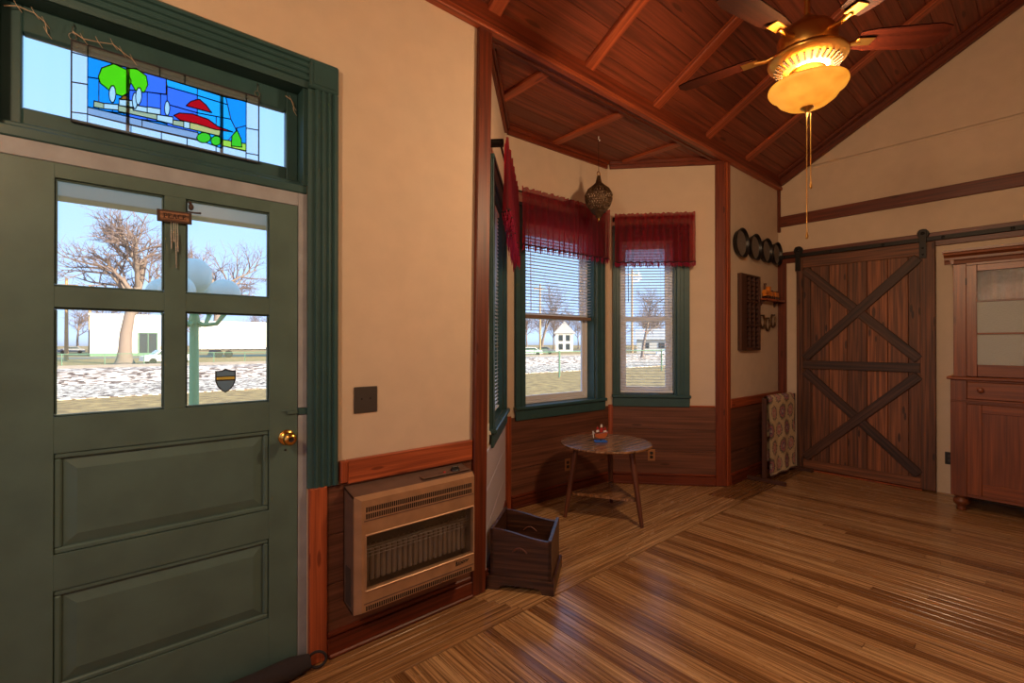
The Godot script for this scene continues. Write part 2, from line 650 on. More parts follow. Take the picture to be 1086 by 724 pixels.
# outline of each piece of the leaded panel, in millimetres from its lower left corner, front pieces first
const LEADED := [
	["white", [117, 133, 115, 113, 111, 100, 105, 98, 100, 108, 98, 126, 100, 145, 105, 158, 111, 160, 115, 151]],
	["white", [191, 149, 188, 129, 183, 116, 178, 114, 174, 125, 173, 144, 175, 164, 180, 177, 186, 179, 190, 168]],
	["white", [178, 129, 177, 110, 173, 98, 169, 96, 165, 106, 163, 124, 165, 142, 169, 155, 173, 156, 177, 147]],
	["white", [276, 133, 274, 115, 270, 103, 265, 102, 261, 111, 259, 127, 261, 144, 265, 156, 270, 158, 274, 149]],
	["rust", [129, 117, 135, 131, 146, 137, 152, 123]],
	["leaf", [410, 58, 406, 44, 393, 33, 379, 29, 367, 33, 362, 44, 367, 58, 379, 69, 393, 73, 406, 69]],
	["leaf", [447, 56, 443, 43, 434, 33, 422, 30, 413, 35, 410, 45, 413, 58, 422, 68, 434, 71, 443, 67]],
	["leaf", [482, 44, 484, 86, 503, 115, 518, 82, 520, 49]],
	["red", [364, 196, 372, 199, 394, 184, 413, 159, 327, 159, 343, 182]],
	["red", [288, 109, 306, 124, 349, 134, 401, 129, 432, 111, 488, 103, 424, 95, 364, 99, 309, 97]],
	["cream", [320, 98, 340, 99, 339, 72, 320, 70]],
	["amber", [340, 99, 444, 101, 440, 73, 339, 72]],
	["green", [69, 177, 78, 212, 111, 240, 146, 232, 160, 197, 153, 150, 135, 130, 108, 133, 75, 156]],
	["green", [146, 236, 175, 247, 204, 230, 209, 199, 198, 166, 172, 165, 156, 195]],
	["tan", [58, 88, 84, 88, 84, 68, 57, 66]],
	["cream", [84, 88, 124, 97, 124, 76, 84, 68]],
	["cream", [126, 120, 166, 124, 166, 100, 126, 94]],
	["cream", [166, 110, 207, 114, 207, 93, 166, 90]],
	["cream", [207, 116, 247, 121, 247, 98, 207, 93]],
	["tan", [124, 94, 236, 101, 236, 76, 124, 72]],
	["cream", [236, 96, 286, 102, 285, 74, 236, 74]],
	["tan", [285, 91, 321, 96, 323, 73, 285, 71]],
	["gray", [41, 61, 192, 62, 192, 35, 41, 35]],
	["gray", [192, 62, 367, 65, 367, 37, 192, 35]],
	["lime", [448, 62, 482, 64, 484, 37, 446, 36]],
	["lime", [482, 64, 536, 68, 536, 38, 484, 37]],
	["blue1", [41, 239, 146, 240, 146, 183, 41, 166]],
	["blue1", [41, 166, 146, 183, 146, 71, 41, 52]],
	["blue2", [146, 240, 264, 241, 264, 182, 146, 159]],
	["blue2", [146, 159, 207, 171, 207, 66, 146, 55]],
	["blue2", [207, 171, 247, 178, 247, 71, 207, 66]],
	["blue2", [247, 178, 267, 182, 267, 69, 247, 71]],
	["blue3", [264, 241, 364, 240, 364, 213, 267, 213]],
	["blue2", [267, 213, 364, 213, 364, 143, 267, 145]],
	["blue2", [267, 145, 364, 143, 364, 64, 267, 60]],
	["blue3", [364, 240, 462, 238, 468, 210, 364, 212]],
	["blue3", [364, 212, 468, 210, 480, 154, 364, 143]],
	["blue3", [364, 143, 480, 154, 500, 114, 448, 25, 364, 37]],
	["blue1", [462, 238, 536, 247, 536, 144, 500, 123, 500, 114, 480, 154, 468, 210]],
	["blue1", [500, 123, 536, 144, 536, 50, 448, 39]],
	["blue1", [41, 36, 536, 36, 536, 243, 41, 239]],
	["clear", [0, 278, 41, 278, 41, 239, 0, 237]],
	["clear", [0, 237, 41, 239, 41, 140, 0, 134]],
	["clear", [0, 134, 41, 140, 41, 36, 0, 30]],
	["clear", [0, 30, 41, 36, 41, -1, 0, 0]],
	["clear", [41, 278, 244, 278, 244, 242, 41, 239]],
	["clear", [244, 278, 323, 279, 323, 241, 244, 242]],
	["clear", [323, 279, 536, 278, 536, 245, 323, 241]],
	["clear", [536, 278, 583, 278, 583, 244, 536, 245]],
	["clear", [536, 245, 583, 244, 583, 139, 536, 134]],
	["clear", [536, 134, 583, 139, 583, 32, 536, 29]],
	["clear", [536, 29, 583, 32, 583, 0, 536, -2]],
	["clear", [41, 35, 160, 33, 160, -1, 41, -1]],
	["clear", [160, 33, 250, 33, 250, -2, 160, -1]],
	["clear", [250, 33, 331, 34, 331, -1, 250, -2]],
	["clear", [331, 34, 428, 36, 428, -2, 331, -1]],
	["clear", [428, 36, 536, 38, 536, -2, 428, -2]],
]

# ---------------------------------------------------------------- the room itself
func wall_cells(b: MB, x0: float, x1: float, y0: float, y1: float, holes: Array, thick := 0.15) -> void:
	var xs := [x0, x1]
	var ys := [y0, y1]
	for h in holes:
		for e in [h[0], h[1]]:
			if e > x0 and e < x1 and not xs.has(e): xs.append(e)
		for e in [h[2], h[3]]:
			if e > y0 and e < y1 and not ys.has(e): ys.append(e)
	xs.sort()
	ys.sort()
	for i in xs.size() - 1:
		for j in ys.size() - 1:
			var cx: float = (xs[i] + xs[i + 1]) * 0.5
			var cy: float = (ys[j] + ys[j + 1]) * 0.5
			var open := false
			for h in holes:
				if cx > h[0] and cx < h[1] and cy > h[2] and cy < h[3]: open = true
			if not open:
				b.span(Vector3(xs[i], ys[j], -thick), Vector3(xs[i + 1], ys[j + 1], 0))

func planks_on(f: Transform3D, x0: float, x1: float, y0: float, y1: float, rows: int, parent: Node, mats: Array, called := "wainscot_board") -> void:
	var hh := (y1 - y0) / rows
	for r in rows:
		var b := mb(f)
		b.span(Vector3(x0, y0 + r * hh + 0.0015, 0.0), Vector3(x1, y0 + (r + 1) * hh - 0.0015, 0.012), 0.003)
		obj(called, b, pick(mats), parent)

func build_shell() -> void:
	var FA := Transform3D()
	# wall with the entry door and the bay
	var b := mb()
	wall_cells(b, XF - 0.15, XB + 0.15, -0.05, HW + 0.02, [[-0.29, 0.676, -0.05, 2.56], [1.65, 4.655, -0.05, 3.25]])
	var wa := struct("wall_left", b, M.cream_plaster, "cream plaster wall with the green entry door and the bay opening")
	planks_on(FA, 0.753, 1.56, 0.1, 0.765, 3, wa, M.wainscot_set)
	planks_on(FA, 4.72, XB, 0.1, 0.77, 3, wa, M.wainscot_set)
	# bay walls
	var fr := [frame(c0, c1), frame(c1, c2), frame(c2, c3)]
	var ln := [c0.distance_to(c1), c1.distance_to(c2), c2.distance_to(c3)]
	var nm := ["wall_bay_left", "wall_bay_center", "wall_bay_right"]
	var holes := [[0.33, 1.12, 0.87, 2.47], [0.21, 1.13, 0.86, 2.50], [0.11, 0.674, 0.89, 2.47]]
	for i in 3:
		b = mb(fr[i])
		wall_cells(b, 0.0 if i == 0 else -0.04, ln[i] + (0.04 if i < 2 else 0.0), -0.05, 3.27, [holes[i]])
		var w := struct(nm[i], b, M.cream_plaster, ["cream bay wall seen edge-on beside the heater", "cream middle wall of the bay behind the round table", "cream bay wall between the round table and the tall post"][i])
		planks_on(fr[i], 0.0, ln[i], 0.1, 0.775, 3, w, M.wainscot_set if i else [M.sheen_pale_board])
	# end wall with the sliding door, its gable above a ledge
	var fb := frame(Vector2(XB, 0), Vector2(XB, 5))
	b = mb(fb)
	wall_cells(b, -0.15, ZR + 0.15, -0.05, 3.385, [])
	var wb := struct("wall_back", b, M.cream_plaster, "cream gable wall behind the sliding barn door and cabinet")
	b = mb(fb)
	b.prism(P2([-0.15, 3.3, ZR + 0.15, 3.3, ZR + 0.15, HW, ZR * 0.5, HW + RISE * ZR * 0.5 + 0.1, -0.15, HW]), -0.15, -0.012)
	obj("gable", b, M.cream_plaster, wb)
	var led := mb(fb * Transform3D(Basis(Vector3(0, 0, 1), Vector3(0, 1, 0), Vector3(-1, 0, 0)), Vector3.ZERO))
	led.prism(P2([-0.012, 3.36, 0.004, 3.372, 0.004, 3.392, -0.012, 3.41]), -ZR, -0.05)
	obj("ledge", led, M.cream_plaster, wb)
	# walls behind the camera
	var ff := frame(Vector2(XF, ZR), Vector2(XF, 0))
	b = mb(ff)
	wall_cells(b, -0.15, ZR + 0.15, -0.05, 3.35, [[0.5, 1.5, 0.85, 2.5], [2.0, 3.0, 0.85, 2.5], [3.6, 4.6, 0.85, 2.5]])
	b.prism(P2([-0.15, 3.35, ZR + 0.15, 3.35, ZR * 0.5, HW + RISE * ZR * 0.5 + 0.1]), -0.15, 0.0)
	struct("wall_front", b, M.cream_plaster, "cream gable wall at the near end of the room")
	for wi in 3:  # first inferred from the cabinet reflection, other two added for more daylight
		var w4 := setting("window_%d" % [4, 6, 7][wi], "unseen white sash window in the near gable wall for added daylight", off(ff, [3.6, 2.0, 0.5][wi], 0.85, 0))
		b = mb()
		for e in [[0.0, 0.06, 0.0, 1.65], [0.94, 1.0, 0.0, 1.65], [0.06, 0.94, 0.0, 0.07], [0.06, 0.94, 1.58, 1.65], [0.06, 0.94, 0.8, 0.85]]:
			b.span(Vector3(e[0], e[2], -0.1), Vector3(e[1], e[3], -0.05))
		obj("sash", b, M.vinyl, w4)
		b = mb()
		b.span(Vector3(0.05, 0.05, -0.08), Vector3(0.95, 1.6, -0.076))
		obj("pane", b, M.clear_glass, w4)
	b = mb(frame(Vector2(XB, ZR), Vector2(XF, ZR)))
	wall_cells(b, -0.15, XB - XF + 0.15, -0.05, HW + 0.02, [])
	struct("wall_right", b, M.cream_plaster, "cream wall across the room from the bay")

func bay_range(z: float) -> Vector2:   # x from / to inside the bay at depth z < 0
	var a := c0.x + (c1.x - c0.x) * (z / c1.y)
	var d := c3.x + (c2.x - c3.x) * (z / c2.y)
	return Vector2(a, d)

func build_floor() -> void:
	var b := mb()
	b.span(Vector3(XF - 0.15, -0.12, -0.15), Vector3(XB + 0.15, -0.02, ZR + 0.15))
	b.prism(P2([0, 0, 0.001, 0, 0, 0.001]), 0, 0.001)
	var fl := struct("floor", b, M.sub_floor, "worn narrow strip wood floor")
	var rot := Basis(Vector3(1, 0, 0), Vector3(0, 0, -1), Vector3(0, 1, 0))
	b = mb(Transform3D(rot, Vector3.ZERO))
	b.prism(P2([c0.x - 0.1, 0.1, c1.x - 0.1, -c1.y + 0.1, c2.x + 0.1, -c2.y + 0.1, c3.x + 0.1, 0.1]), -0.12, -0.02)
	obj("bay_subfloor", b, M.sub_floor, fl)
	var wd := 0.06
	# main boards run away from the bay wall
	var x := XF
	while x < XB - 0.01:
		var x1 := minf(x + wd, XB)
		var cuts := [0.3155, ZR]
		if x > -0.6:
			cuts = [0.3155, rng.randf_range(0.9, 3.6), ZR]
		for i in cuts.size() - 1:
			b = mb()
			b.span(Vector3(x + 0.0009, -0.02, cuts[i] + 0.0008), Vector3(x1 - 0.0009, rng.randf_range(-0.0008, 0.0), cuts[i + 1] - 0.0008), 0.0012)
			obj("floorboard", b, pick(M.floor_set), fl)
		x += wd
	# border strip and bay boards run along the wall
	var z := 0.31
	var k := 0
	while z > -0.87:
		var z0 := maxf(z - wd, -0.9)
		var zm := (z + z0) * 0.5
		var runs := []
		if z0 >= -0.001:
			var t := 1.575 + (zm / 0.31) * 0.0
			runs = [[XF, -0.1, 0], [-0.1, 1.44 + 0.5 * zm + 0.1, 3], [1.44 + 0.5 * zm + 0.1, rng.randf_range(2.6, 3.4), 1], [0, 4.25 + 0.3 * zm, 1], [4.25 + 0.3 * zm, XB, 5]]
			runs[3][0] = runs[2][1]
		else:
			var r := bay_range(z0)
			var mid := rng.randf_range(r.x + 0.5, r.y - 0.5)
			runs = [[r.x + 0.004, mid, 1], [mid, r.y - 0.004, 1]]
		for r in runs:
			b = mb()
			b.span(Vector3(r[0] + 0.0008, -0.02, z0 + 0.0008), Vector3(r[1] - 0.0008, rng.randf_range(-0.0008, 0.0), z - 0.0008), 0.0012)
			var i: int = r[2]
			obj("floorboard", b, M.floor_set[i] if i == 5 or i == 3 else pick([M.floor_set[0], M.floor_set[1], M.floor_set[4]]), fl)
		z -= wd
		k += 1

func build_ceiling() -> void:
	var th := atan(RISE)
	var sl := ZR * 0.5 / cos(th)
	# local frame on the slope: x along the room, y up the slope, z out into the room
	var up := Vector3(0, sin(th), cos(th))
	var f := Transform3D(Basis(Vector3.RIGHT, up, Vector3.RIGHT.cross(up)), Vector3(0, HW, 0))
	if f.basis.z.y > 0:
		f.basis = Basis(Vector3.LEFT, up, Vector3.LEFT.cross(up))
	var sg := signf(f.basis.x.x)
	var b := mb()
	var t := 0.16
	# roof slab over both slopes, with eaves
	for side in [0, 1]:
		var g := mb(Transform3D(Basis(Vector3(0, 0, 1), Vector3(0, 1, 0), Vector3(-1, 0, 0)), Vector3.ZERO) if side == 0 else Transform3D(Basis(Vector3(0, 0, -1), Vector3(0, 1, 0), Vector3(1, 0, 0)), Vector3(0, 0, ZR)))
		var e := -0.12
		var a := P2([e, HW + e * RISE + 0.026, ZR * 0.5, HW + ZR * 0.5 * RISE + 0.026, ZR * 0.5, HW + ZR * 0.5 * RISE + t + 0.04, e, HW + e * RISE + t + 0.04])
		if side == 0: g.prism(a, -XB - 0.4, -XF + 0.4)
		else: g.prism(a, XF - 0.4, XB + 0.4)
		b.v.append_array(g.v)
		b.n.append_array(g.n)
		b.t.append_array(g.t)
		var base := b.v.size() - g.v.size()
		for i in g.ix: b.ix.append(i + base)
	var ce := struct("ceiling", b, M.ceiling_plank_0, "vaulted ceiling of dark red-brown planks and battens")
	var pw := 0.14
	var n := int(ceil(sl / pw))
	for i in n:
		b = mb(f)
		var y0 := i * pw
		var y1 := minf(y0 + pw, sl)
		b.span(Vector3(sg * XF, y0 + 0.001, -0.02), Vector3(sg * XB, y1 - 0.001, rng.randf_range(-0.001, 0.0)), 0.003)
		obj("ceiling_plank", b, pick(M.ceiling_set), ce)
	for x in [-1.745, -0.9, -0.055, 0.79, 1.635, 2.48, 3.31, 4.17, 5.01]:
		b = mb(f)
		b.span(Vector3(sg * (x + 0.02), 0.0, 0.0), Vector3(sg * (x + 0.11), sl, 0.035), 0.004)
		obj("batten", b, pick(M.fir_set), ce)
	b = mb(f)
	b.span(Vector3(sg * (XB - 0.05), 0.0, 0.0), Vector3(sg * XB, sl, 0.095), 0.004)
	b.span(Vector3(sg * (XB - 0.12), 0.0, 0.0), Vector3(sg * (XB - 0.05), sl, 0.03), 0.004)
	obj("rake_trim", b, M.fir_dark_set[0], ce)
	# flat ceiling of the bay
	var rot := Basis(Vector3(1, 0, 0), Vector3(0, 0, -1), Vector3(0, 1, 0))
	b = mb(Transform3D(rot, Vector3.ZERO))
	b.prism(P2([c0.x - 0.2, 0.0, c1.x - 0.15, -c1.y + 0.2, c2.x + 0.15, -c2.y + 0.2, c3.x + 0.2, 0.0]), 3.262, 3.45)
	var bc := struct("ceiling_bay", b, M.ceiling_plank_0, "flat plank ceiling of the bay with three battens")
	var z := -0.075
	while z > -0.9:
		var z1 := maxf(z - 0.125, -0.9)
		var r := bay_range((z + z1) * 0.5)
		b = mb()
		b.span(Vector3(r.x, rng.randf_range(3.249, 3.25), z1 + 0.001), Vector3(r.y, 3.265, z - 0.001), 0.003)
		obj("ceiling_plank", b, pick(M.ceiling_set), bc)
		z = z1
	for x in [2.25, 3.11, 3.97]:
		var ze := -0.84
		if x < c1.x: ze = c1.y * (x - c0.x) / (c1.x - c0.x) + 0.04
		if x > c2.x: ze = c2.y * (c3.x - x) / (c3.x - c2.x) + 0.04
		b = mb()
		b.span(Vector3(x - 0.04, 3.225, ze), Vector3(x + 0.04, 3.25, -0.075), 0.004)
		obj("batten", b, pick(M.fir_set), bc)
	var fr := [frame(c0, c1), frame(c1, c2), frame(c2, c3)]
	var ln := [c0.distance_to(c1), c1.distance_to(c2), c2.distance_to(c3)]
	for i in 3:
		b = mb(fr[i])
		b.span(Vector3(0.02, 3.18, 0.0), Vector3(ln[i] - 0.02, 3.25, 0.025), 0.004)
		b.span(Vector3(0.02, 3.215, 0.025), Vector3(ln[i] - 0.02, 3.25, 0.045), 0.004)
		obj("crown_board", b, pick(M.fir_dark_set), bc)

func board(called: String, f: Transform3D, a: Vector3, d: Vector3, m: Material, label := "", bev := 0.004) -> MeshInstance3D:
	var b := mb(f)
	b.span(a, d, bev)
	return struct(called, b, m, label)

func build_trim() -> void:
	var F0 := Transform3D()
	var n := 0
	# header over the bay opening and on to the corner
	var hd := setting("trim_1", "long red-brown header beam over the bay opening")
	var b := mb()
	b.span(Vector3(XF, 3.235, 0.0), Vector3(XB, 3.345, 0.04), 0.004)
	obj("header_board", b, M.fir_dark_set[1], hd)
	b = mb()
	b.span(Vector3(XF, 3.20, 0.0), Vector3(XB, 3.235, 0.05), 0.005)
	obj("header_moulding", b, M.fir_set[1], hd)
	b = mb()
	b.span(Vector3(1.66, 3.206, -0.078), Vector3(4.65, 3.25, -0.045), 0.004)
	b.span(Vector3(1.66, 3.214, -0.045), Vector3(4.65, 3.25, 0.0), 0.004)
	obj("soffit_board", b, M.fir_dark_set[0], hd)
	# post at the near side of the bay, leaning a little
	var lean := Transform3D(Basis(Vector3(0, 0, 1), -0.0155), Vector3(1.55, 0, 0))
	board("trim_2", lean, Vector3(0.0, 0.0, 0.0), Vector3(0.092, 3.235, 0.03), M.fir_dark_set[0], "tall dark post board between the heater and the bay")
	# post at the far side of the bay: a board on the bay wall and one on the main wall
	var f3 := frame(c2, c3)
	var l3 := c2.distance_to(c3)
	board("trim_3", f3, Vector3(l3 - 0.098, 0.0, 0.0), Vector3(l3 - 0.002, 3.2, 0.025), M.fir_dark_set[1], "tall post board ending the bay beside the wall pans")
	board("trim_4", F0, Vector3(4.657, 0.0, 0.0), Vector3(4.725, 3.2, 0.022), M.fir_set[1], "narrow upright board beside the hanging pans")
	# upright boards at the far corner
	var fb := frame(Vector2(XB, 0), Vector2(XB, 5))
	board("trim_5", fb, Vector3(0.0, 0.0, 0.0), Vector3(0.092, 2.37, 0.02), M.fir_dark_set[0], "dark upright board in the far corner beside the sliding door")
	board("trim_6", fb, Vector3(0.0, 2.71, 0.0), Vector3(0.03, 3.3, 0.03), M.fir_dark_set[0], "short dark upright in the far corner above the beam")
	board("trim_7", fb, Vector3(0.03, 2.765, 0.0), Vector3(ZR, 2.886, 0.035), M.fir_dark_set[0], "dark horizontal beam board high on the end wall")
	# chair rails
	var cr := setting("trim_8", "bright orange-red chair rail above the wall heater")
	b = mb()
	b.span(Vector3(0.845, 0.762, 0.0), Vector3(1.552, 0.872, 0.028), 0.004)
	obj("rail_board", b, M.fir_trim_0, cr)
	b = mb()
	b.span(Vector3(0.812, 0.772, 0.0), Vector3(0.845, 0.872, 0.035), 0.004)
	obj("end_block", b, M.fir_trim_2, cr)
	board("trim_9", F0, Vector3(4.725, 0.762, 0.0), Vector3(XB, 0.852, 0.028), M.fir_set[1], "chair rail behind the quilt rack")
	# upright plank beside the door
	board("trim_10", F0, Vector3(0.678, 0.0, 0.0), Vector3(0.755, 0.772, 0.028), M.fir_trim_0, "orange-red upright plank between door and heater")
	# caps and corner strips of the bay wainscot
	var fr := [frame(c0, c1), frame(c1, c2), f3]
	var ln := [c0.distance_to(c1), c1.distance_to(c2), l3]
	board("trim_11", fr[1], Vector3(0.012, 0.0, 0.0), Vector3(0.058, 0.79, 0.02), M.fir_set[1], "orange upright strip in the near bay corner below the sill")
	board("trim_12", fr[2], Vector3(0.005, 0.0, 0.0), Vector3(0.05, 0.79, 0.02), M.fir_set[2], "orange upright strip in the far bay corner behind the table")
	board("trim_13", fr[0], Vector3(ln[0] - 0.05, 0.0, 0.0), Vector3(ln[0] - 0.006, 0.79, 0.02), M.fir_set[1], "upright strip at the end of the edge-on bay wall")
	board("trim_14", fr[2], Vector3(0.05, 0.775, 0.0), Vector3(ln[2] - 0.1, 0.79, 0.02), M.fir_set[2], "thin cap on the bay wainscot right of the sill")
	# baseboards: a flat board with a moulded cap
	var base := [["baseboard_left", F0, 0.757, 1.55], ["baseboard_corner", F0, 4.727, XB], ["baseboard_bay_left", fr[0], 0.02, ln[0] - 0.05], ["baseboard_bay_center", fr[1], 0.06, ln[1] - 0.01], ["baseboard_bay_right", fr[2], 0.05, ln[2] - 0.1]]
	for e in base:
		var s := setting(e[0], "")
		b = mb(e[1])
		b.span(Vector3(e[2], 0.0, 0.0), Vector3(e[3], 0.085, 0.028), 0.003)
		obj("base_board", b, pick(M.fir_dark_set), s)
		b = mb(e[1])
		b.span(Vector3(e[2], 0.087, 0.0), Vector3(e[3], 0.112, 0.022), 0.006)
		obj("base_cap", b, pick(M.fir_dark_set), s)
		b = mb(e[1])
		b.span(Vector3(e[2], 0.0, 0.028), Vector3(e[3], 0.02, 0.042), 0.006)
		obj("shoe_moulding", b, pick(M.fir_dark_set), s)

# ---------------------------------------------------------------- entry door, transom, casing
func build_entry_door() -> void:
	var d := setting("door_1", "dark green entry door with four panes over two panels")
	var x0 := -0.262
	var x1 := 0.634
	var zf := 0.0
	var zb := -0.045
	var gx := [-0.127, 0.166, 0.232, 0.522]
	var gy := [1.166, 1.53, 1.599, 1.958]
	var parts := [["stile", x0, gx[0], 0.03, 2.006], ["stile", gx[3], x1, 0.03, 2.006], ["top_rail", gx[0], gx[3], gy[3], 2.006], ["muntin", gx[1], gx[2], gy[0], gy[3]], ["muntin", gx[0], gx[1], gy[1], gy[2]], ["muntin", gx[2], gx[3], gy[1], gy[2]], ["lock_rail", gx[0], gx[3], 1.046, gy[0]], ["middle_rail", gx[0], gx[3], 0.593, 0.712], ["bottom_rail", gx[0], gx[3], 0.03, 0.262]]
	for p in parts:
		var b := mb()
		b.span(Vector3(p[1], p[3], zb), Vector3(p[2], p[4], zf), 0.0008)
		obj(p[0], b, M.green, d)
	for p in [[0.712, 1.046], [0.262, 0.593]]:
		var b := mb()
		var xa: float = gx[0]
		var xb: float = gx[3]
		b.span(Vector3(xa, p[0], zb + 0.008), Vector3(xb, p[1], zf - 0.014))
		# raised field with sloped shoulders
		var i := 0.022
		var k := 0.058
		var o := [Vector3(xa + i, p[0] + i, zf - 0.014), Vector3(xb - i, p[0] + i, zf - 0.014), Vector3(xb - i, p[1] - i, zf - 0.014), Vector3(xa + i, p[1] - i, zf - 0.014)]
		var q := [Vector3(xa + k, p[0] + k, zf - 0.003), Vector3(xb - k, p[0] + k, zf - 0.003), Vector3(xb - k, p[1] - k, zf - 0.003), Vector3(xa + k, p[1] - k, zf - 0.003)]
		b.face(q, Vector3(0, 0, 1))
		for e in 4:
			var f := (e + 1) % 4
			b.face([o[e], o[f], q[f], q[e]], [Vector3(0, -0.3, 1), Vector3(0.3, 0, 1), Vector3(0, 0.3, 1), Vector3(-0.3, 0, 1)][e].normalized())
		var pn := obj("panel", b, M.green, d)
		b = mb()
		var w := 0.02
		for e in [[xa, xb, p[0], p[0] + w], [xa, xb, p[1] - w, p[1]], [xa, xa + w, p[0] + w, p[1] - w], [xb - w, xb, p[0] + w, p[1] - w]]:
			b.span(Vector3(e[0], e[2], zf - 0.014), Vector3(e[1], e[3], zf - 0.003), 0.006)
		obj("panel_moulding", b, M.green, pn)
	for ix in [0, 2]:
		for iy in [0, 2]:
			var b := mb()
			b.span(Vector3(gx[ix] - 0.004, gy[iy] - 0.004, -0.026), Vector3(gx[ix + 1] + 0.004, gy[iy + 1] + 0.004, -0.022))
			var g := obj("pane", b, M.clear_glass, d)
			b = mb()
			var w := 0.007
			for e in [[gx[ix], gx[ix + 1], gy[iy], gy[iy] + w], [gx[ix], gx[ix + 1], gy[iy + 1] - w, gy[iy + 1]], [gx[ix], gx[ix] + w, gy[iy] + w, gy[iy + 1] - w], [gx[ix + 1] - w, gx[ix + 1], gy[iy] + w, gy[iy + 1] - w]]:
				b.span(Vector3(e[0], e[2], -0.022), Vector3(e[1], e[3], -0.008), 0.003)
			obj("glazing_bead", b, M.green, g)
	# knob
	var kt := Transform3D(Basis(Vector3.RIGHT, PI / 2), Vector3(0.59, 1.008, 0.0))
	var b := mb(kt)
	b.lathe([Vector2(0.0, 0.0), Vector2(0.033, 0.0), Vector2(0.033, 0.004), Vector2(0.028, 0.009), Vector2(0.014, 0.012), Vector2(0.012, 0.03), Vector2(0.02, 0.037), Vector2(0.027, 0.048), Vector2(0.027, 0.058), Vector2(0.02, 0.067), Vector2(0.011, 0.069)], 28)
	var kn := obj("knob", b, M.brass, d)
	kn.set_meta("label", "round brass knob")
	b = mb(kt)
	b.lathe([Vector2(0.011, 0.069), Vector2(0.009, 0.066), Vector2(0.0, 0.066)], 20)
	b.box(Vector3(0, 0.0665, 0), Vector3(0.003, 0.002, 0.01))
	obj("thumb_turn", b, M.black_plastic, kn)
	b = mb(Transform3D(Basis(Vector3.RIGHT, PI / 2), Vector3(0.586, 0.955, 0.0)))
	b.lathe([Vector2(0.005, 0.0), Vector2(0.005, 0.003), Vector2(0.0, 0.003)], 12)
	obj("keyhole_screw", b, M.black_plastic, d)
	b = mb()
	b.span(Vector3(0.592, 1.105, 0.0), Vector3(0.634, 1.118, 0.008), 0.002)
	b.span(Vector3(0.57, 1.118, 0.0), Vector3(0.634, 1.124, 0.005), 0.001)
	obj("latch_bar", b, M.green, d)

	# jamb, weather strip, transom bar
	var j := setting("trim_15", "bare gray-brown jamb strips around the entry door")
	for e in [[0.637, 0.676, 0.04, 1.098], [0.637, 0.676, 1.128, 2.066], [-0.29, 0.637, 2.009, 2.066]]:
		b = mb()
		b.span(Vector3(e[0], e[2], -0.15), Vector3(e[1], e[3], -0.004), 0.002)
		obj("jamb_strip", b, M.jamb_gray, j)
	b = mb()
	b.span(Vector3(-0.29, 0.04, -0.15), Vector3(x0 - 0.002, 2.009, -0.004), 0.002)
	obj("jamb_strip", b, M.jamb_gray, j)
	b = mb()
	b.span(Vector3(0.637, 1.1, -0.15), Vector3(0.676, 1.126, 0.002), 0.002)
	obj("strike_block", b, M.green_trim, j)
	b = mb()
	b.span(Vector3(-0.29, -0.02, -0.18), Vector3(0.676, 0.028, -0.002), 0.006)
	struct("trim_16", b, M.fir_dark_set[1], "worn wooden threshold under the entry door")

	# transom
	var tr := setting("window_5", "green framed transom window over the entry door")
	b = mb()
	b.span(Vector3(-0.29, 2.068, -0.15), Vector3(0.676, 2.13, -0.045), 0.004)
	b.span(Vector3(-0.29, 2.068, -0.045), Vector3(0.676, 2.105, -0.004), 0.004)
	obj("transom_bar", b, M.green_trim, tr)
	b = mb()
	b.span(Vector3(-0.29, 2.53, -0.15), Vector3(0.676, 2.56, -0.002))
	obj("head_jamb", b, M.green_trim, tr)
	b = mb()
	b.span(Vector3(0.657, 2.105, -0.15), Vector3(0.676, 2.53, -0.002))
	obj("side_jamb", b, M.green_trim, tr)
	b = mb()
	b.span(Vector3(-0.29, 2.105, -0.15), Vector3(-0.262, 2.53, -0.002))
	obj("side_jamb", b, M.green_trim, tr)
	for e in [["sash_stile", 0.608, 0.657, 2.13, 2.53], ["sash_stile", -0.262, -0.21, 2.13, 2.53], ["sash_rail", -0.21, 0.608, 2.13, 2.192], ["sash_rail", -0.21, 0.608, 2.442, 2.53]]:
		b = mb()
		b.span(Vector3(e[1], e[3], -0.115), Vector3(e[2], e[4], -0.075), 0.004)
		obj(e[0], b, M.green_trim, tr)
	b = mb()
	b.span(Vector3(-0.214, 2.188, -0.1), Vector3(0.612, 2.446, -0.096))
	obj("pane", b, M.clear_glass, tr)
	for x in [0.058, 0.363]:
		b = mb()
		b.span(Vector3(x, 2.188, -0.135), Vector3(x + 0.011, 2.446, -0.12), 0.002)
		obj("storm_bar", b, M.jamb_gray, tr)

	# reeded casing, built as a cross-section run along each side
	var prof := [0.0, 0.0, 0.128, 0.0, 0.128, 0.026, 0.118, 0.034, 0.108, 0.034, 0.104, 0.024, 0.096, 0.024, 0.092, 0.03, 0.084, 0.03, 0.080, 0.022, 0.070, 0.022, 0.066, 0.028, 0.058, 0.028, 0.054, 0.02, 0.044, 0.02, 0.040, 0.026, 0.030, 0.026, 0.026, 0.016, 0.012, 0.014, 0.0, 0.01]
	var ca := setting("trim_17", "reeded dark green casing around the entry door and transom")
	b = mb(Transform3D(Basis(Vector3(1, 0, 0), Vector3(0, 0, 1), Vector3(0, -1, 0)), Vector3(0.674, 0, 0)))
	b.prism(P2(prof), -2.53, -0.772)
	obj("side_casing", b, M.green_trim, ca)
	b = mb(Transform3D(Basis(Vector3(0, 1, 0), Vector3(0, 0, 1), Vector3(1, 0, 0)), Vector3(0, 2.53, 0)))
	b.prism(P2(prof), -0.42, 0.674)
	obj("head_casing", b, M.green_trim, ca)
	b = mb()
	b.span(Vector3(0.674, 2.53, 0.0), Vector3(0.802, 2.658, 0.034), 0.006)
	b.span(Vector3(0.69, 2.546, 0.034), Vector3(0.786, 2.642, 0.038), 0.003)
	obj("corner_block", b, M.green_trim, ca)
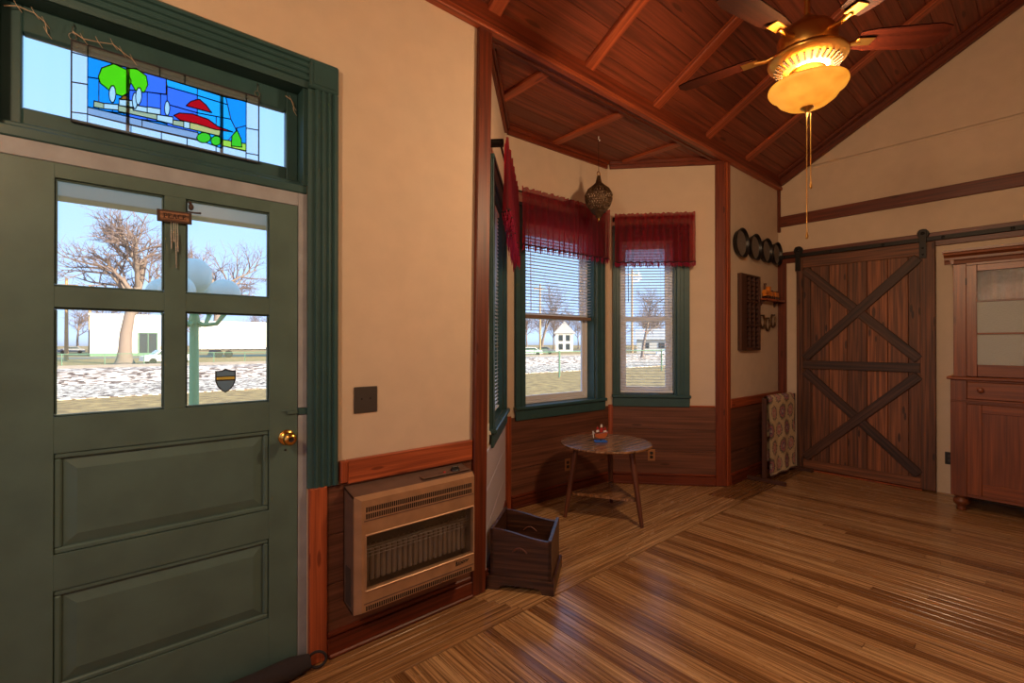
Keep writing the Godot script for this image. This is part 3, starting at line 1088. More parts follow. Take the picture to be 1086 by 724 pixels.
	b = mb(Transform3D(Basis(Vector3(-1, 0, 0), Vector3(0, 0, 1), Vector3(0, 1, 0)), Vector3(-0.292, 0, 0)))
	b.prism(P2(prof), 0.0, 2.53)
	obj("side_casing", b, M.green_trim, ca)

# ---------------------------------------------------------------- bay windows
func build_bay_windows() -> void:
	var fr := [frame(c0, c1), frame(c1, c2), frame(c2, c3)]
	# opening x0 x1 y0 y1, casing outer left and right
	var spec := [[0.33, 1.12, 0.87, 2.47, 0.235, 1.21], [0.21, 1.13, 0.86, 2.50, 0.10, 1.255], [0.11, 0.674, 0.89, 2.47, 0.048, 0.80]]
	var lab := ["green cased sash window seen edge-on at the near side of the bay", "green cased sash window in the middle of the bay with half-raised blind", "narrow green cased sash window at the far side of the bay"]
	for i in 3:
		var s: Array = spec[i]
		var w := setting("window_%d" % (i + 1), lab[i], fr[i])
		var b := mb()
		for e in [["casing", s[4], s[0], s[2] - 0.02, s[3] + 0.1], ["casing", s[1], s[5], s[2] - 0.02, s[3] + 0.1]]:
			b = mb()
			var wd: float = e[2] - e[1]
			b.span(Vector3(e[1], e[3], 0.0), Vector3(e[2], e[4], 0.022), 0.004)
			b.span(Vector3(e[1] + (0.0 if i != 0 else 0.0), e[3], 0.022), Vector3(e[1] + wd * 0.3, e[4], 0.03), 0.004)
			b.span(Vector3(e[1] + wd * 0.55, e[3], 0.022), Vector3(e[2], e[4], 0.028), 0.004)
			obj(e[0], b, M.green_trim, w)
		b = mb()
		b.span(Vector3(s[4], s[3] + 0.1, 0.0), Vector3(s[5], s[3] + 0.13, 0.035), 0.004)
		b.span(Vector3(s[0], s[3], 0.0), Vector3(s[1], s[3] + 0.1, 0.024), 0.004)
		obj("head_casing", b, M.green_trim, w)
		# jamb liners
		for e in [[s[0] - 0.001, s[0] + 0.016, s[2], s[3]], [s[1] - 0.016, s[1] + 0.001, s[2], s[3]]]:
			b = mb()
			b.span(Vector3(e[0], e[2], -0.155), Vector3(e[1], e[3], 0.0))
			obj("jamb", b, M.green_trim, w)
		b = mb()
		b.span(Vector3(s[0], s[3] - 0.016, -0.155), Vector3(s[1], s[3], 0.0))
		obj("head_jamb", b, M.green_trim, w)
		# stool and apron
		b = mb()
		b.span(Vector3(s[4] - 0.01, s[2] - 0.025, 0.0), Vector3(s[5] + 0.01, s[2] + 0.004, 0.05), 0.006)
		b.span(Vector3(s[0] + 0.016, s[2] - 0.025, -0.155), Vector3(s[1] - 0.016, s[2] + 0.004, 0.0))
		obj("stool", b, M.green_trim, w)
		b = mb()
		b.span(Vector3(s[4], s[2] - 0.115, 0.012), Vector3(s[5], s[2] - 0.025, 0.03), 0.004)
		obj("apron", b, M.green_trim, w)
		# white sashes
		var ax: float = s[0] + 0.016
		var bx: float = s[1] - 0.016
		var ay: float = s[2] + 0.004
		var by: float = s[3] - 0.016
		var my := 1.655
		b = mb()
		for e in [[ax, ax + 0.03, ay, by], [bx - 0.03, bx, ay, by], [ax + 0.03, bx - 0.03, by - 0.03, by], [ax + 0.03, bx - 0.03, ay, ay + 0.025]]:
			b.span(Vector3(e[0], e[2], -0.15), Vector3(e[1], e[3], -0.085), 0.003)
		obj("vinyl_frame", b, M.vinyl, w)
		for up in [0, 1]:
			var z := -0.135 if up else -0.105
			var y0: float = my - 0.02 if up else ay + 0.026
			var y1: float = by - 0.031 if up else my + 0.025
			var sx := ax + 0.031
			var ex := bx - 0.031
			b = mb()
			for e in [[sx, sx + 0.038, y0, y1], [ex - 0.038, ex, y0, y1], [sx + 0.038, ex - 0.038, y0, y0 + 0.045], [sx + 0.038, ex - 0.038, y1 - 0.042, y1]]:
				b.span(Vector3(e[0], e[2], z - 0.012), Vector3(e[1], e[3], z + 0.012), 0.003)
			var sa := obj("upper_sash" if up else "lower_sash", b, M.vinyl, w)
			b = mb()
			b.span(Vector3(sx + 0.03, y0 + 0.03, z - 0.003), Vector3(ex - 0.03, y1 - 0.03, z + 0.001))
			obj("pane", b, M.clear_glass, sa)
			if not up:
				b = mb()
				b.span(Vector3((sx + ex) * 0.5 - 0.03, y1, z - 0.008), Vector3((sx + ex) * 0.5 + 0.03, y1 + 0.012, z + 0.012), 0.003)
				obj("sash_lock", b, M.vinyl, sa)

# ---------------------------------------------------------------- sliding plank door
func bar_between(b: MB, p: Vector2, q: Vector2, w: float, z0: float, z1: float) -> void:
	var d := (q - p).normalized()
	var s := Vector2(-d.y, d.x) * w * 0.5
	var keep := b.xf
	b.xf = keep * Transform3D(Basis(Vector3(d.x, d.y, 0), Vector3(-d.y, d.x, 0), Vector3(0, 0, 1)), Vector3(p.x, p.y, 0))
	b.span(Vector3(0, -w * 0.5, z0), Vector3((q - p).length(), w * 0.5, z1), 0.004)
	b.xf = keep

func build_sliding_door() -> void:
	var fb := frame(Vector2(XB, 0), Vector2(XB, 5))
	# track board and flat black track
	var tk := setting("trim_18", "brown board carrying the black sliding door track", fb)
	var b := mb()
	b.span(Vector3(0.0, 2.335, 0.0), Vector3(ZR - 0.6, 2.468, 0.025), 0.004)
	obj("track_board", b, M.fir_dark_set[0], tk)
	b = mb()
	b.span(Vector3(0.02, 2.385, 0.05), Vector3(ZR - 0.7, 2.425, 0.06), 0.002)
	var rail := obj("track_rail", b, M.black_iron, tk)
	for z in [0.1, 0.55, 1.0, 1.45, 1.9, 2.4, 3.0]:
		b = mb(Transform3D(Basis(Vector3.RIGHT, PI / 2), Vector3(z, 2.405, 0.025)))
		b.lathe([Vector2(0.012, 0.0), Vector2(0.012, 0.025)], 10)
		b.lathe([Vector2(0.014, 0.035), Vector2(0.014, 0.04), Vector2(0.006, 0.044), Vector2(0.0, 0.044)], 8)
		obj("bolt", b, M.black_iron, rail)
	# the door
	var d := setting("door_2", "brown knotty plank sliding barn door with two crossed braces", fb)
	var zb := 0.03
	var zp := 0.052
	var zf := 0.072
	var xs := [0.215, 0.352, 0.529, 0.692, 0.864, 1.034, 1.195, 1.396]
	for i in xs.size() - 1:
		b = mb()
		b.span(Vector3(xs[i] + 0.0015, 0.012, zb), Vector3(xs[i + 1] - 0.0015, 2.375, zp + rng.randf_range(-0.001, 0.001)), 0.003)
		obj("plank", b, M.barn_set[[2, 1, 0, 1, 3, 0, 1][i]], d)
	b = mb()
	b.span(Vector3(0.215, 0.012, zp), Vector3(0.28, 2.375, zf), 0.003)
	obj("stile", b, M.barn_set[2], d)
	b = mb()
	b.span(Vector3(1.287, 0.012, zp), Vector3(1.396, 2.375, zf), 0.003)
	obj("stile", b, M.barn_set[1], d)
	b = mb()
	b.span(Vector3(0.28, 2.255, zp), Vector3(1.287, 2.375, zf), 0.003)
	obj("top_rail", b, M.barn_set[1], d)
	b = mb()
	b.span(Vector3(0.28, 0.02, zp), Vector3(1.287, 0.115, zf), 0.003)
	obj("bottom_rail", b, M.barn_set[0], d)
	b = mb()
	b.span(Vector3(0.28, 1.128, zp), Vector3(1.287, 1.218, zf + 0.004), 0.003)
	obj("middle_rail", b, M.brace_set[1], d)
	for e in [[0.295, 2.235, 1.275, 1.255, 0.002], [0.295, 1.245, 1.275, 2.235, 0.006], [0.295, 1.1, 1.275, 0.145, 0.002], [0.295, 0.135, 1.275, 1.1, 0.006]]:
		b = mb()
		bar_between(b, Vector2(e[0], e[1]), Vector2(e[2], e[3]), 0.088, zp, zf + e[4])
		obj("brace", b, pick(M.brace_set), d)
	# strap hangers with wheels
	for z in [0.232, 1.308]:
		b = mb()
		b.span(Vector3(z - 0.027, 2.225, zf + 0.0), Vector3(z + 0.027, 2.5, zf + 0.008), 0.002)
		var hg := obj("hanger_strap", b, M.black_iron, d)
		b = mb(Transform3D(Basis(Vector3.RIGHT, PI / 2), Vector3(z, 2.46, 0.045)))
		b.sharp([Vector2(0.0, 0.0), Vector2(0.045, 0.0), Vector2(0.045, 0.006), Vector2(0.036, 0.008), Vector2(0.036, 0.02), Vector2(0.045, 0.022), Vector2(0.045, 0.026), Vector2(0.0, 0.026)], 20)
		obj("hanger_wheel", b, M.black_iron, hg)
		b = mb(Transform3D(Basis(Vector3.RIGHT, PI / 2), Vector3(z, 2.46, zf + 0.008)))
		b.lathe([Vector2(0.016, 0.0), Vector2(0.014, 0.008), Vector2(0.0, 0.01)], 8)
		obj("axle_nut", b, M.black_iron, hg)
		for y in [2.26, 2.32]:
			b = mb(Transform3D(Basis(Vector3.RIGHT, PI / 2), Vector3(z, y, zf + 0.008)))
			b.lathe([Vector2(0.01, 0.0), Vector2(0.008, 0.005), Vector2(0.0, 0.006)], 8)
			obj("bolt", b, M.black_iron, hg)
	b = mb()
	b.span(Vector3(0.2, 0.0, 0.0), Vector3(1.3, 0.01, 0.08), 0.002)
	struct("trim_19", b, M.fir_set[0], "pale floor guide strip under the sliding door").transform = fb

# ---------------------------------------------------------------- outside
func limb(big: MB, small: MB, p: Vector3, dir: Vector3, ln: float, r: float, lv: int, top: int, kids: Array, rg: RandomNumberGenerator) -> void:
	var b := big if lv < 2 else small
	var steps := 5 if lv < 2 else 3
	var pts := [p]
	var rad := [r]
	var d := dir
	for i in steps:
		d = (d + Vector3(rg.randf_range(-1, 1), rg.randf_range(-0.4, 0.75), rg.randf_range(-1, 1)) * (0.12 if lv == 0 else 0.3)).normalized()
		pts.append(pts[-1] + d * ln / steps)
		rad.append(lerpf(r, r * (0.45 if lv == 0 else 0.22), float(i + 1) / steps))
	b.tube(pts, rad, [10, 6, 4, 3, 3][lv], false)
	if lv >= top:
		return
	var nk: int = kids[lv]
	for k in nk:
		var t := lerpf(0.38 if lv == 0 else 0.25, 1.0, (k + rg.randf()) / nk)
		var s := t * steps
		var i := mini(int(s), steps - 1)
		var q: Vector3 = pts[i].lerp(pts[i + 1], s - i)
		var along: Vector3 = (pts[i + 1] - pts[i]).normalized()
		var side := along.cross(Vector3(rg.randf_range(-1, 1), rg.randf_range(-1, 1), rg.randf_range(-1, 1))).normalized()
		var nd := (along * rg.randf_range(0.35, 0.9) + side * rg.randf_range(0.6, 1.0) + Vector3.UP * 0.18).normalized()
		limb(big, small, q, nd, ln * rg.randf_range(0.48, 0.72) * (1.15 - 0.4 * t), r * lerpf(0.6, 0.36, t), lv + 1, top, kids, rg)

func bare_tree(called: String, label: String, x: float, z: float, hgt: float, r: float, sd: int, kids: Array, group := "") -> Node3D:
	var o := thing(called, label, "tree", at(x, GROUND, z), group)
	var rg := RandomNumberGenerator.new()
	rg.seed = sd
	var big := mb()
	var small := mb()
	# root flare
	big.lathe([Vector2(r * 1.7, -0.1), Vector2(r * 1.35, hgt * 0.012), Vector2(r * 1.08, hgt * 0.04), Vector2(r, hgt * 0.075)], 12)
	limb(big, small, Vector3(0, hgt * 0.06, 0), Vector3(0.03, 1, 0.02).normalized(), hgt * 0.55, r, 0, kids.size(), kids, rg)
	obj("trunk", big, M.bark, o)
	obj("branches", small, M.twig_gray, o)
	return o

func build_outside() -> void:
	var b := mb()
	b.span(Vector3(-300, GROUND - 0.3, -500), Vector3(400, GROUND, 60))
	struct("ground", b, M.grass, "dry tan winter lawn outside the house")
	# railway bank: pale gravel apron and a raised ballast bed
	b = mb()
	b.span(Vector3(-250, GROUND - 0.1, -31.5), Vector3(350, GROUND + 0.03, -23.2))
	struct("path", b, M.pale_gravel, "pale gravel track beyond the lawn")
	b = mb(Transform3D(Basis(Vector3(0, 0, 1), Vector3(0, 1, 0), Vector3(-1, 0, 0)), Vector3.ZERO))
	b.prism(P2([-50.0, GROUND - 0.1, -46.5, GROUND + 0.55, -36.0, GROUND + 0.55, -31.0, GROUND - 0.1]), -350, 250)
	struct("ground_ballast", b, M.gravel, "raised railway bed of coarse gray gravel")
	for z in [-42.0, -40.56]:
		b = mb()
		b.span(Vector3(-250, GROUND + 0.55, z - 0.035), Vector3(350, GROUND + 0.7, z + 0.035))
		tag(obj("railway_rail", b, M.asphalt), "long steel rail on the gravel bed, %s the lawn" % ("farther from" if z < -41 else "nearer to"), "rail")
	b = mb()
	b.span(Vector3(-250, GROUND - 0.1, -100), Vector3(350, GROUND + 0.02, -88))
	struct("street", b, M.asphalt, "asphalt street beyond the railway")

	# porch beam in front of the entry door
	var p := thing("porch_beam", "pale painted porch beam above the entry door panes", "beam", at(0, 0, 0))
	b = mb()
	b.span(Vector3(-3.6, 2.262, -1.76), Vector3(1.15, 2.52, -1.62), 0.006)
	obj("beam", b, M.porch_paint, p)
	for x in [-3.5, 1.1]:
		b = mb()
		b.span(Vector3(x - 0.05, GROUND, -1.74), Vector3(x + 0.05, 2.262, -1.64), 0.006)
		if x < 0: obj("post", b, M.porch_paint, p)
	b = mb()
	b.span(Vector3(1.05, 2.3, -1.7), Vector3(1.15, 2.5, -0.15), 0.006)
	obj("bracket", b, M.porch_paint, p)

	# street lamp with globes
	var l := thing("globe_street_lamp", "pale green street lamp with white globes outside the entry door", "street lamp", at(0.86, GROUND, -5.02))
	b = mb()
	b.sharp([Vector2(0.16, 0.0), Vector2(0.16, 0.2), Vector2(0.1, 0.32)], 16)
	b.lathe([Vector2(0.1, 0.32), Vector2(0.07, 0.5), Vector2(0.055, 1.2), Vector2(0.05, 2.45), Vector2(0.065, 2.5), Vector2(0.05, 2.56), Vector2(0.045, 2.85)], 16)
	obj("post", b, M.lamp_green, l)
	for e in [0.0, PI * 0.5, PI, PI * 1.5]:
		var dv := Vector3(cos(e + 0.6), 0, sin(e + 0.6))
		b = mb()
		b.tube([Vector3(0, 2.5, 0), dv * 0.12 + Vector3(0, 2.44, 0), dv * 0.27 + Vector3(0, 2.46, 0), dv * 0.36 + Vector3(0, 2.58, 0), dv * 0.36 + Vector3(0, 2.66, 0)], [0.03, 0.026, 0.026, 0.03, 0.07], 8)
		var arm := obj("arm", b, M.lamp_green, l)
		b = mb()
		b.ball(dv * 0.36 + Vector3(0, 2.84, 0), Vector3(0.19, 0.19, 0.19), 20, 12)
		obj("globe", b, M.globe_white, arm)
	b = mb()
	b.ball(Vector3(0, 3.07, 0), Vector3(0.2, 0.22, 0.2), 20, 12)
	obj("globe", b, M.globe_white, l)

	# trees
	bare_tree("bare_tree", "large bare tree with thick trunk in front of the white building", 1.6, -62.4, 18.5, 0.62, 5, [9, 7, 6, 4])
	bare_tree("bare_tree", "tall bare spreading tree rising behind the white trailer", 15.2, -98.3, 26.0, 0.8, 12, [9, 7, 6, 4])
	bare_tree("bare_tree", "bare tree seen through the narrow bay window", 54.0, -34.0, 11.5, 0.22, 19, [9, 7, 6, 3])
	bare_tree("bare_tree", "bare tree seen over the blind of the middle bay window", 70.0, -69.5, 17.0, 0.3, 23, [9, 7, 6, 3])
	var protos := []
	for k in 3:
		protos.append(bare_tree("distant_tree", "bare gray-brown tree in the wood line far behind the street", -60.0 + 40.0 * k, -165.0, 15.0, 0.3, 40 + k, [10, 7, 6, 3], "bare trees of the distant wood line"))
	for i in 40:
		var row := i % 2
		var x := -110.0 + i * 8.0 + rng.randf_range(-1.0, 1.0)
		if x > 56: continue
		if x > -64 and x < 24 and row == 0 and (absf(x + 60) < 9 or absf(x + 20) < 9 or absf(x - 20) < 9): continue
		var t: Node3D = protos[i % 3].duplicate()
		t.name = numbered("distant_tree")
		add_child(t)
		var s := rng.randf_range(0.8, 1.15)
		t.transform = Transform3D(Basis(Vector3.UP, rng.randf() * TAU).scaled(Vector3(s, s, s)), Vector3(x, GROUND, -168.0 - 22.0 * row + maxf(0.0, x - 20.0) * 0.35))
	for i in 36:
		var row := i % 4
		var along := -80.0 + (i / 4) * 17.0 + row * 4.3
		var t: Node3D = protos[i % 3].duplicate()
		t.name = numbered("distant_tree")
		add_child(t)
		t.set_meta("label", "bare gray-brown tree in the wood behind the white houses")
		t.set_meta("group", "bare trees of the wood behind the houses")
		var s := rng.randf_range(0.85, 1.1)
		t.transform = Transform3D(Basis(Vector3.UP, rng.randf() * TAU).scaled(Vector3(s, s * 1.15, s)), Vector3(118.0 + row * 14.0 + along * 0.62, GROUND, -98.0 - row * 12.0 + along * 0.6))
	# far fence beyond the railway: posts, rails and wire
	var fe := thing("chain_link_fence", "long low chain-link fence beyond the railway bed", "fence", at(0, GROUND, -58.0))
	b = mb()
	b.tube([Vector3(-30, 1.2, 0), Vector3(60, 1.2, 0)], [0.035], 6)
	obj("top_rail", b, M.fence_green, fe)
	for i in 31:
		b = mb()
		b.tube([Vector3(-30 + i * 3.0, 0, 0), Vector3(-30 + i * 3.0, 1.25, 0)], [0.04], 6)
		obj("post", b, M.fence_green, fe)
	b = mb()
	var q := -30.0
	while q < 60.0:
		b.tube([Vector3(q, 0.05, 0), Vector3(q + 1.1, 1.18, 0)], [0.008], 3, false)
		b.tube([Vector3(q + 1.1, 0.05, 0), Vector3(q, 1.18, 0)], [0.008], 3, false)
		q += 0.22
	obj("wire_mesh", b, M.fence_green, fe).set_meta("kind", "stuff")
	# near fence in view of the bay
	var f2 := thing("rail_fence", "thin green post and rail fence on the lawn outside the bay", "fence", at(22.3, GROUND, -19.0))
	b = mb()
	b.tube([Vector3(-6, 1.66, 0), Vector3(40, 1.66, 0)], [0.03], 6)
	obj("top_rail", b, M.fence_green, f2)
	for x in [-6.0, 0.0, 6.0, 12.0, 18.0, 24.0, 30.0, 36.0, 40.0]:
		b = mb()
		b.tube([Vector3(x, 0, 0), Vector3(x, 1.72, 0)], [0.055], 8)
		obj("post", b, M.fence_green, f2)

	# buildings and vehicles
	var wb := thing("white_building", "plain white building with dark entrance behind the big tree", "building", at(-1.9, GROUND, -105.0))
	b = mb()
	b.span(Vector3(0, 0, -12), Vector3(9.6, 7.0, 0))
	obj("wall", b, M.white_wall, wb)
	b = mb()
	b.span(Vector3(-0.2, 7.0, -12.2), Vector3(9.8, 7.3, 0.2))
	obj("parapet", b, M.white_wall, wb)
	b = mb()
	b.span(Vector3(6.5, 0.2, 0), Vector3(9.1, 4.0, 0.1))
	var en := obj("entrance", b, M.dark_window, wb)
	b = mb()
	for e in [[6.4, 6.55, 0.0, 4.1], [9.05, 9.2, 0.0, 4.1], [6.4, 9.2, 4.0, 4.15], [7.75, 7.85, 0.2, 4.0]]:
		b.span(Vector3(e[0], e[2], 0), Vector3(e[1], e[3], 0.2))
	obj("entrance_frame", b, M.fence_green, en)
	b = mb()
	b.span(Vector3(3.9, 2.4, 0), Vector3(4.3, 4.4, 0.08))
	obj("window", b, M.dark_window, wb)
	b = mb()
	b.span(Vector3(0, 0, 0), Vector3(9.6, 0.5, 0.12))
	obj("plinth", b, M.fence_green, wb)

	var tl := thing("box_trailer", "long white box trailer parked beyond the railway", "trailer", at(10.3, GROUND, -82.0))
	b = mb()
	b.span(Vector3(0, 1.3, -2.6), Vector3(22, 5.6, 0), 0.06)
	obj("box_body", b, M.white_wall, tl)
	b = mb()
	for i in 22:
		b.span(Vector3(0.5 + i, 1.25, 0), Vector3(0.56 + i, 1.6, 0.05))
	b.span(Vector3(0, 1.15, -2.5), Vector3(22, 1.3, 0.04))
	obj("chassis_rail", b, M.tyre, tl)
	for x in [3.0, 4.3, 17.5, 18.8]:
		b = mb(Transform3D(Basis(Vector3.RIGHT, PI / 2), Vector3(x, 0.55, -0.5)))
		b.sharp([Vector2(0.0, 0.0), Vector2(0.55, 0.0), Vector2(0.55, 0.4), Vector2(0.0, 0.4)], 16)
		obj("wheel", b, M.tyre, tl)
	var hs := thing("white_house", "small white gabled house far beyond the bay windows", "house", at(88.4, GROUND, -80.0, -0.8))
	b = mb()
	b.span(Vector3(-2.2, 0, -4), Vector3(2.2, 5.0, 0))
	obj("wall", b, M.white_wall, hs)
	b = mb()
	b.prism(P2([-2.8, 4.7, 2.8, 4.7, 0, 7.8]), -4.3, 0.3)
	obj("roof", b, M.house_roof, hs)
	for e in [[-1.4, 2.8], [0.4, 2.8], [-1.4, 0.6], [0.4, 0.6]]:
		b = mb()
		b.span(Vector3(e[0], e[1], 0), Vector3(e[0] + 1.0, e[1] + 1.5, 0.06))
		obj("window", b, M.dark_window, hs)
	var h2 := thing("white_house", "low white house with gray roof seen through the narrow bay window", "house", at(100.0, GROUND, -58.0, -1.05))
	b = mb()
	b.span(Vector3(-7, 0, -6), Vector3(5, 3.2, 0))
	obj("wall", b, M.white_wall, h2)
	b = mb(Transform3D(Basis(Vector3(0, 0, 1), Vector3(0, 1, 0), Vector3(-1, 0, 0)), Vector3.ZERO))
	b.prism(P2([-6.5, 3.1, 0.5, 3.1, -3, 5.7]), -5.5, 7.5)
	obj("roof", b, M.house_roof, h2)
	for x in [-5.5, -2.0, 2.0]:
		b = mb()
		b.span(Vector3(x, 1.0, 0), Vector3(x + 1.4, 2.3, 0.06))
		obj("window", b, M.dark_window, h2)
	for e in [["street_pole", "pale wooden pole at the far edge of the door panes", -3.7, -80.3, 10.5, 0.22], ["street_pole", "thin dark pole beside the white building", -2.3, -125.3, 14.0, 0.25], ["street_pole", "wooden utility pole seen through the middle bay window", 62.8, -62.5, 13.5, 0.2], ["street_pole", "wooden utility pole seen through the narrow bay window", 66.4, -44.3, 14.5, 0.2]]:
		var u := thing(e[0], e[1], "pole", at(e[2], GROUND, e[3], -0.5))
		b = mb()
		b.tube([Vector3(0, 0, 0), Vector3(0, e[4], 0)], [e[5], e[5] * 0.7], 10)
		obj("shaft", b, M.pole_wood, u)
		b = mb()
		b.span(Vector3(-1.2, e[4] - 1.0, -0.1), Vector3(1.2, e[4] - 0.8, 0.1))
		obj("crossarm", b, M.pole_wood, u)
	for e in [["white van parked beside the big bare tree", "car_white", 5.0, -60.5, 0.2], ["gray car parked far behind the pale pole", "car_gray", -5.6, -140.0, 0.1], ["white car parked beyond the middle bay window", "car_white", 57.9, -60.1, -0.7], ["white car parked beyond the narrow bay window", "car_white", 63.6, -35.4, -0.9], ["gray car parked beside the white house", "car_gray", 67.0, -66.0, -0.8]]:
		car(e[0], M[e[1]], e[2], e[3], e[4])

func car(label: String, m: Material, x: float, z: float, turn: float) -> void:
	var c := thing("parked_car", label, "car", at(x, GROUND, z, turn))
	var b := mb(Transform3D(Basis(), Vector3(0, 0, -0.85)))
	b.prism(P2([-2.2, 0.35, -2.15, 0.85, -1.3, 1.0, -0.75, 1.5, 0.9, 1.52, 1.6, 1.05, 2.2, 0.95, 2.25, 0.35]), 0.0, 1.7)
	obj("body", b, m, c)
	b = mb(Transform3D(Basis(), Vector3(0, 0, -0.87)))
	b.prism(P2([-1.1, 1.02, -0.68, 1.42, 0.85, 1.44, 1.35, 1.05]), 0.0, 1.74)
	obj("window", b, M.dark_window, c)
	for e in [-1.4, 1.4]:
		for s in [-0.88, 0.68]:
			b = mb(Transform3D(Basis(Vector3.RIGHT, PI / 2), Vector3(e, 0.34, s)))
			b.sharp([Vector2(0.0, 0.0), Vector2(0.34, 0.0), Vector2(0.34, 0.2), Vector2(0.0, 0.2)], 14)
			obj("wheel", b, M.tyre, c)

# ---------------------------------------------------------------- ceiling fan
func build_fan(x: float, z: float, label: String, first: bool) -> void:
	var top := HW + RISE * z - 0.01
	var o := thing("ceiling_fan", label, "ceiling fan", at(x, 0, z), "bowl-light ceiling fans on the vault")
	var b := mb()
	b.lathe([Vector2(0.012, 2.80), Vector2(0.012, top - 0.12)], 12)
	obj("down_rod", b, M.fan_brass, o)
	b = mb()
	b.lathe([Vector2(0.02, top - 0.15), Vector2(0.05, top - 0.12), Vector2(0.068, top - 0.06), Vector2(0.07, top)], 20)
	obj("canopy", b, M.fan_brass, o)
	# motor housing: flared, with a slotted ring under it
	b = mb()
	b.lathe([Vector2(0.0, 2.66), Vector2(0.1, 2.66), Vector2(0.115, 2.675), Vector2(0.115, 2.74), Vector2(0.09, 2.775), Vector2(0.05, 2.80), Vector2(0.02, 2.83), Vector2(0.0, 2.83)], 32)
	obj("motor_housing", b, M.fan_brass, o)
	b = mb()
	b.lathe([Vector2(0.07, 2.592), Vector2(0.092, 2.594), Vector2(0.128, 2.614), Vector2(0.15, 2.634), Vector2(0.154, 2.645), Vector2(0.146, 2.656), Vector2(0.1, 2.662)], 40)
	var ring := obj("vent_ring", b, M.fan_brass, o)
	b = mb()
	for k in 28:
		var an := TAU * k / 28
		b.xf = Transform3D(Basis(Vector3.UP, -an), Vector3.ZERO) * Transform3D(Basis(Vector3(0, 0, 1), 0.52), Vector3(0.1115, 2.6035, 0))
		b.box(Vector3.ZERO, Vector3(0.036, 0.007, 0.0095))
	obj("vent_slots", b, M.groove_dark, ring)
	b = mb()
	b.lathe([Vector2(0.0, 2.44), Vector2(0.008, 2.44), Vector2(0.008, 2.54), Vector2(0.03, 2.552), Vector2(0.045, 2.57), Vector2(0.06, 2.594)], 28)
	obj("light_stem", b, M.fan_brass, o)
	for k in 3:
		b = mb(Transform3D(Basis(Vector3.UP, TAU * k / 3), Vector3.ZERO))
		b.tube([Vector3(0.03, 2.552, 0), Vector3(0.09, 2.545, 0), Vector3(0.148, 2.528, 0)], [0.004], 6)
		obj("bowl_arm", b, M.fan_brass, o)
	# glass bowl: a shell open at the top
	b = mb()
	b.lathe([Vector2(0.016, 2.432), Vector2(0.05, 2.437), Vector2(0.085, 2.449), Vector2(0.11, 2.468), Vector2(0.122, 2.486), Vector2(0.131, 2.498), Vector2(0.146, 2.508), Vector2(0.152, 2.52), Vector2(0.15, 2.53), Vector2(0.145, 2.522), Vector2(0.139, 2.511), Vector2(0.126, 2.501), Vector2(0.115, 2.486), Vector2(0.102, 2.47), Vector2(0.08, 2.454), Vector2(0.05, 2.443), Vector2(0.016, 2.438)], 44)
	obj("glass_bowl", b, M.lamp_bowl_glass, o)
	b = mb()
	b.lathe([Vector2(0.0, 2.392), Vector2(0.006, 2.396), Vector2(0.004, 2.404), Vector2(0.009, 2.412), Vector2(0.012, 2.42), Vector2(0.026, 2.43), Vector2(0.03, 2.436), Vector2(0.0, 2.44)], 20)
	obj("finial", b, M.fan_brass, o)
	for e in [[-0.008, 1.86, 0.0], [0.012, 2.08, 0.008]]:
		b = mb()
		b.tube([Vector3(e[0], 2.41, e[2]), Vector3(e[0] * 1.2, e[1] + 0.03, e[2])], [0.0022], 5)
		var ch := obj("pull_chain", b, M.fan_brass, o)
		b = mb()
		b.lathe([Vector2(0.0, 0.0), Vector2(0.005, 0.004), Vector2(0.006, 0.014), Vector2(0.003, 0.03), Vector2(0.0, 0.032)], 10, Vector3(e[0] * 1.2, e[1], e[2]))
		obj("pull_bob", b, M.fan_brass, ch)
	for k in 5:
		var an := TAU * k / 5 + 0.45
		var bl := MeshInstance3D.new()
		bl.name = "blade"
		var bb := mb(Transform3D(Basis(Vector3.UP, an), Vector3(0, 2.715, 0)) * Transform3D(Basis(Vector3.RIGHT, PI / 2 - 0.2), Vector3.ZERO))
		bb.prism(P2([0.2, -0.045, 0.26, -0.056, 0.5, -0.066, 0.55, -0.05, 0.562, 0.0, 0.55, 0.05, 0.5, 0.066, 0.26, 0.056, 0.2, 0.045]), -0.003, 0.003)
		bl.mesh = bb.commit()
		bl.material_override = M.fan_blade_wood
		o.add_child(bl, true)
		bb = mb(Transform3D(Basis(Vector3.UP, an), Vector3(0, 2.71, 0)))
		bb.tube([Vector3(0.1, 0, 0), Vector3(0.16, -0.012, 0), Vector3(0.21, -0.004, 0)], [0.012, 0.01, 0.012], 6)
		bb.box(Vector3(0.23, -0.003, 0), Vector3(0.07, 0.006, 0.05), 0.002)
		obj("blade_iron", bb, M.fan_brass, bl)
	var li := OmniLight3D.new()
	li.name = "bowl_lamp"
	li.position = Vector3(0.05, 2.505, 0.03)
	li.light_color = Color(1.0, 0.84, 0.66)
	li.light_energy = FAN_LIGHT if first else FAN_LIGHT_NEAR
	li.light_size = 0.1
	li.omni_range = 14.0
	li.omni_attenuation = 2.0
	li.shadow_enabled = true
	o.add_child(li)

const FAN_LIGHT := 2.4
const FAN_LIGHT_NEAR := 2.0

# ---------------------------------------------------------------- wall heater
func rounded(x0: float, y0: float, x1: float, y1: float, r: float) -> PackedVector2Array:
	var p := PackedVector2Array()
	for c in [[x1 - r, y1 - r, 0], [x0 + r, y1 - r, 1], [x0 + r, y0 + r, 2], [x1 - r, y0 + r, 3]]:
		for k in 4:
			var a: float = (c[2] + k / 3.0) * PI / 2
			p.append(Vector2(c[0] + cos(a) * r, c[1] + sin(a) * r))
	return p

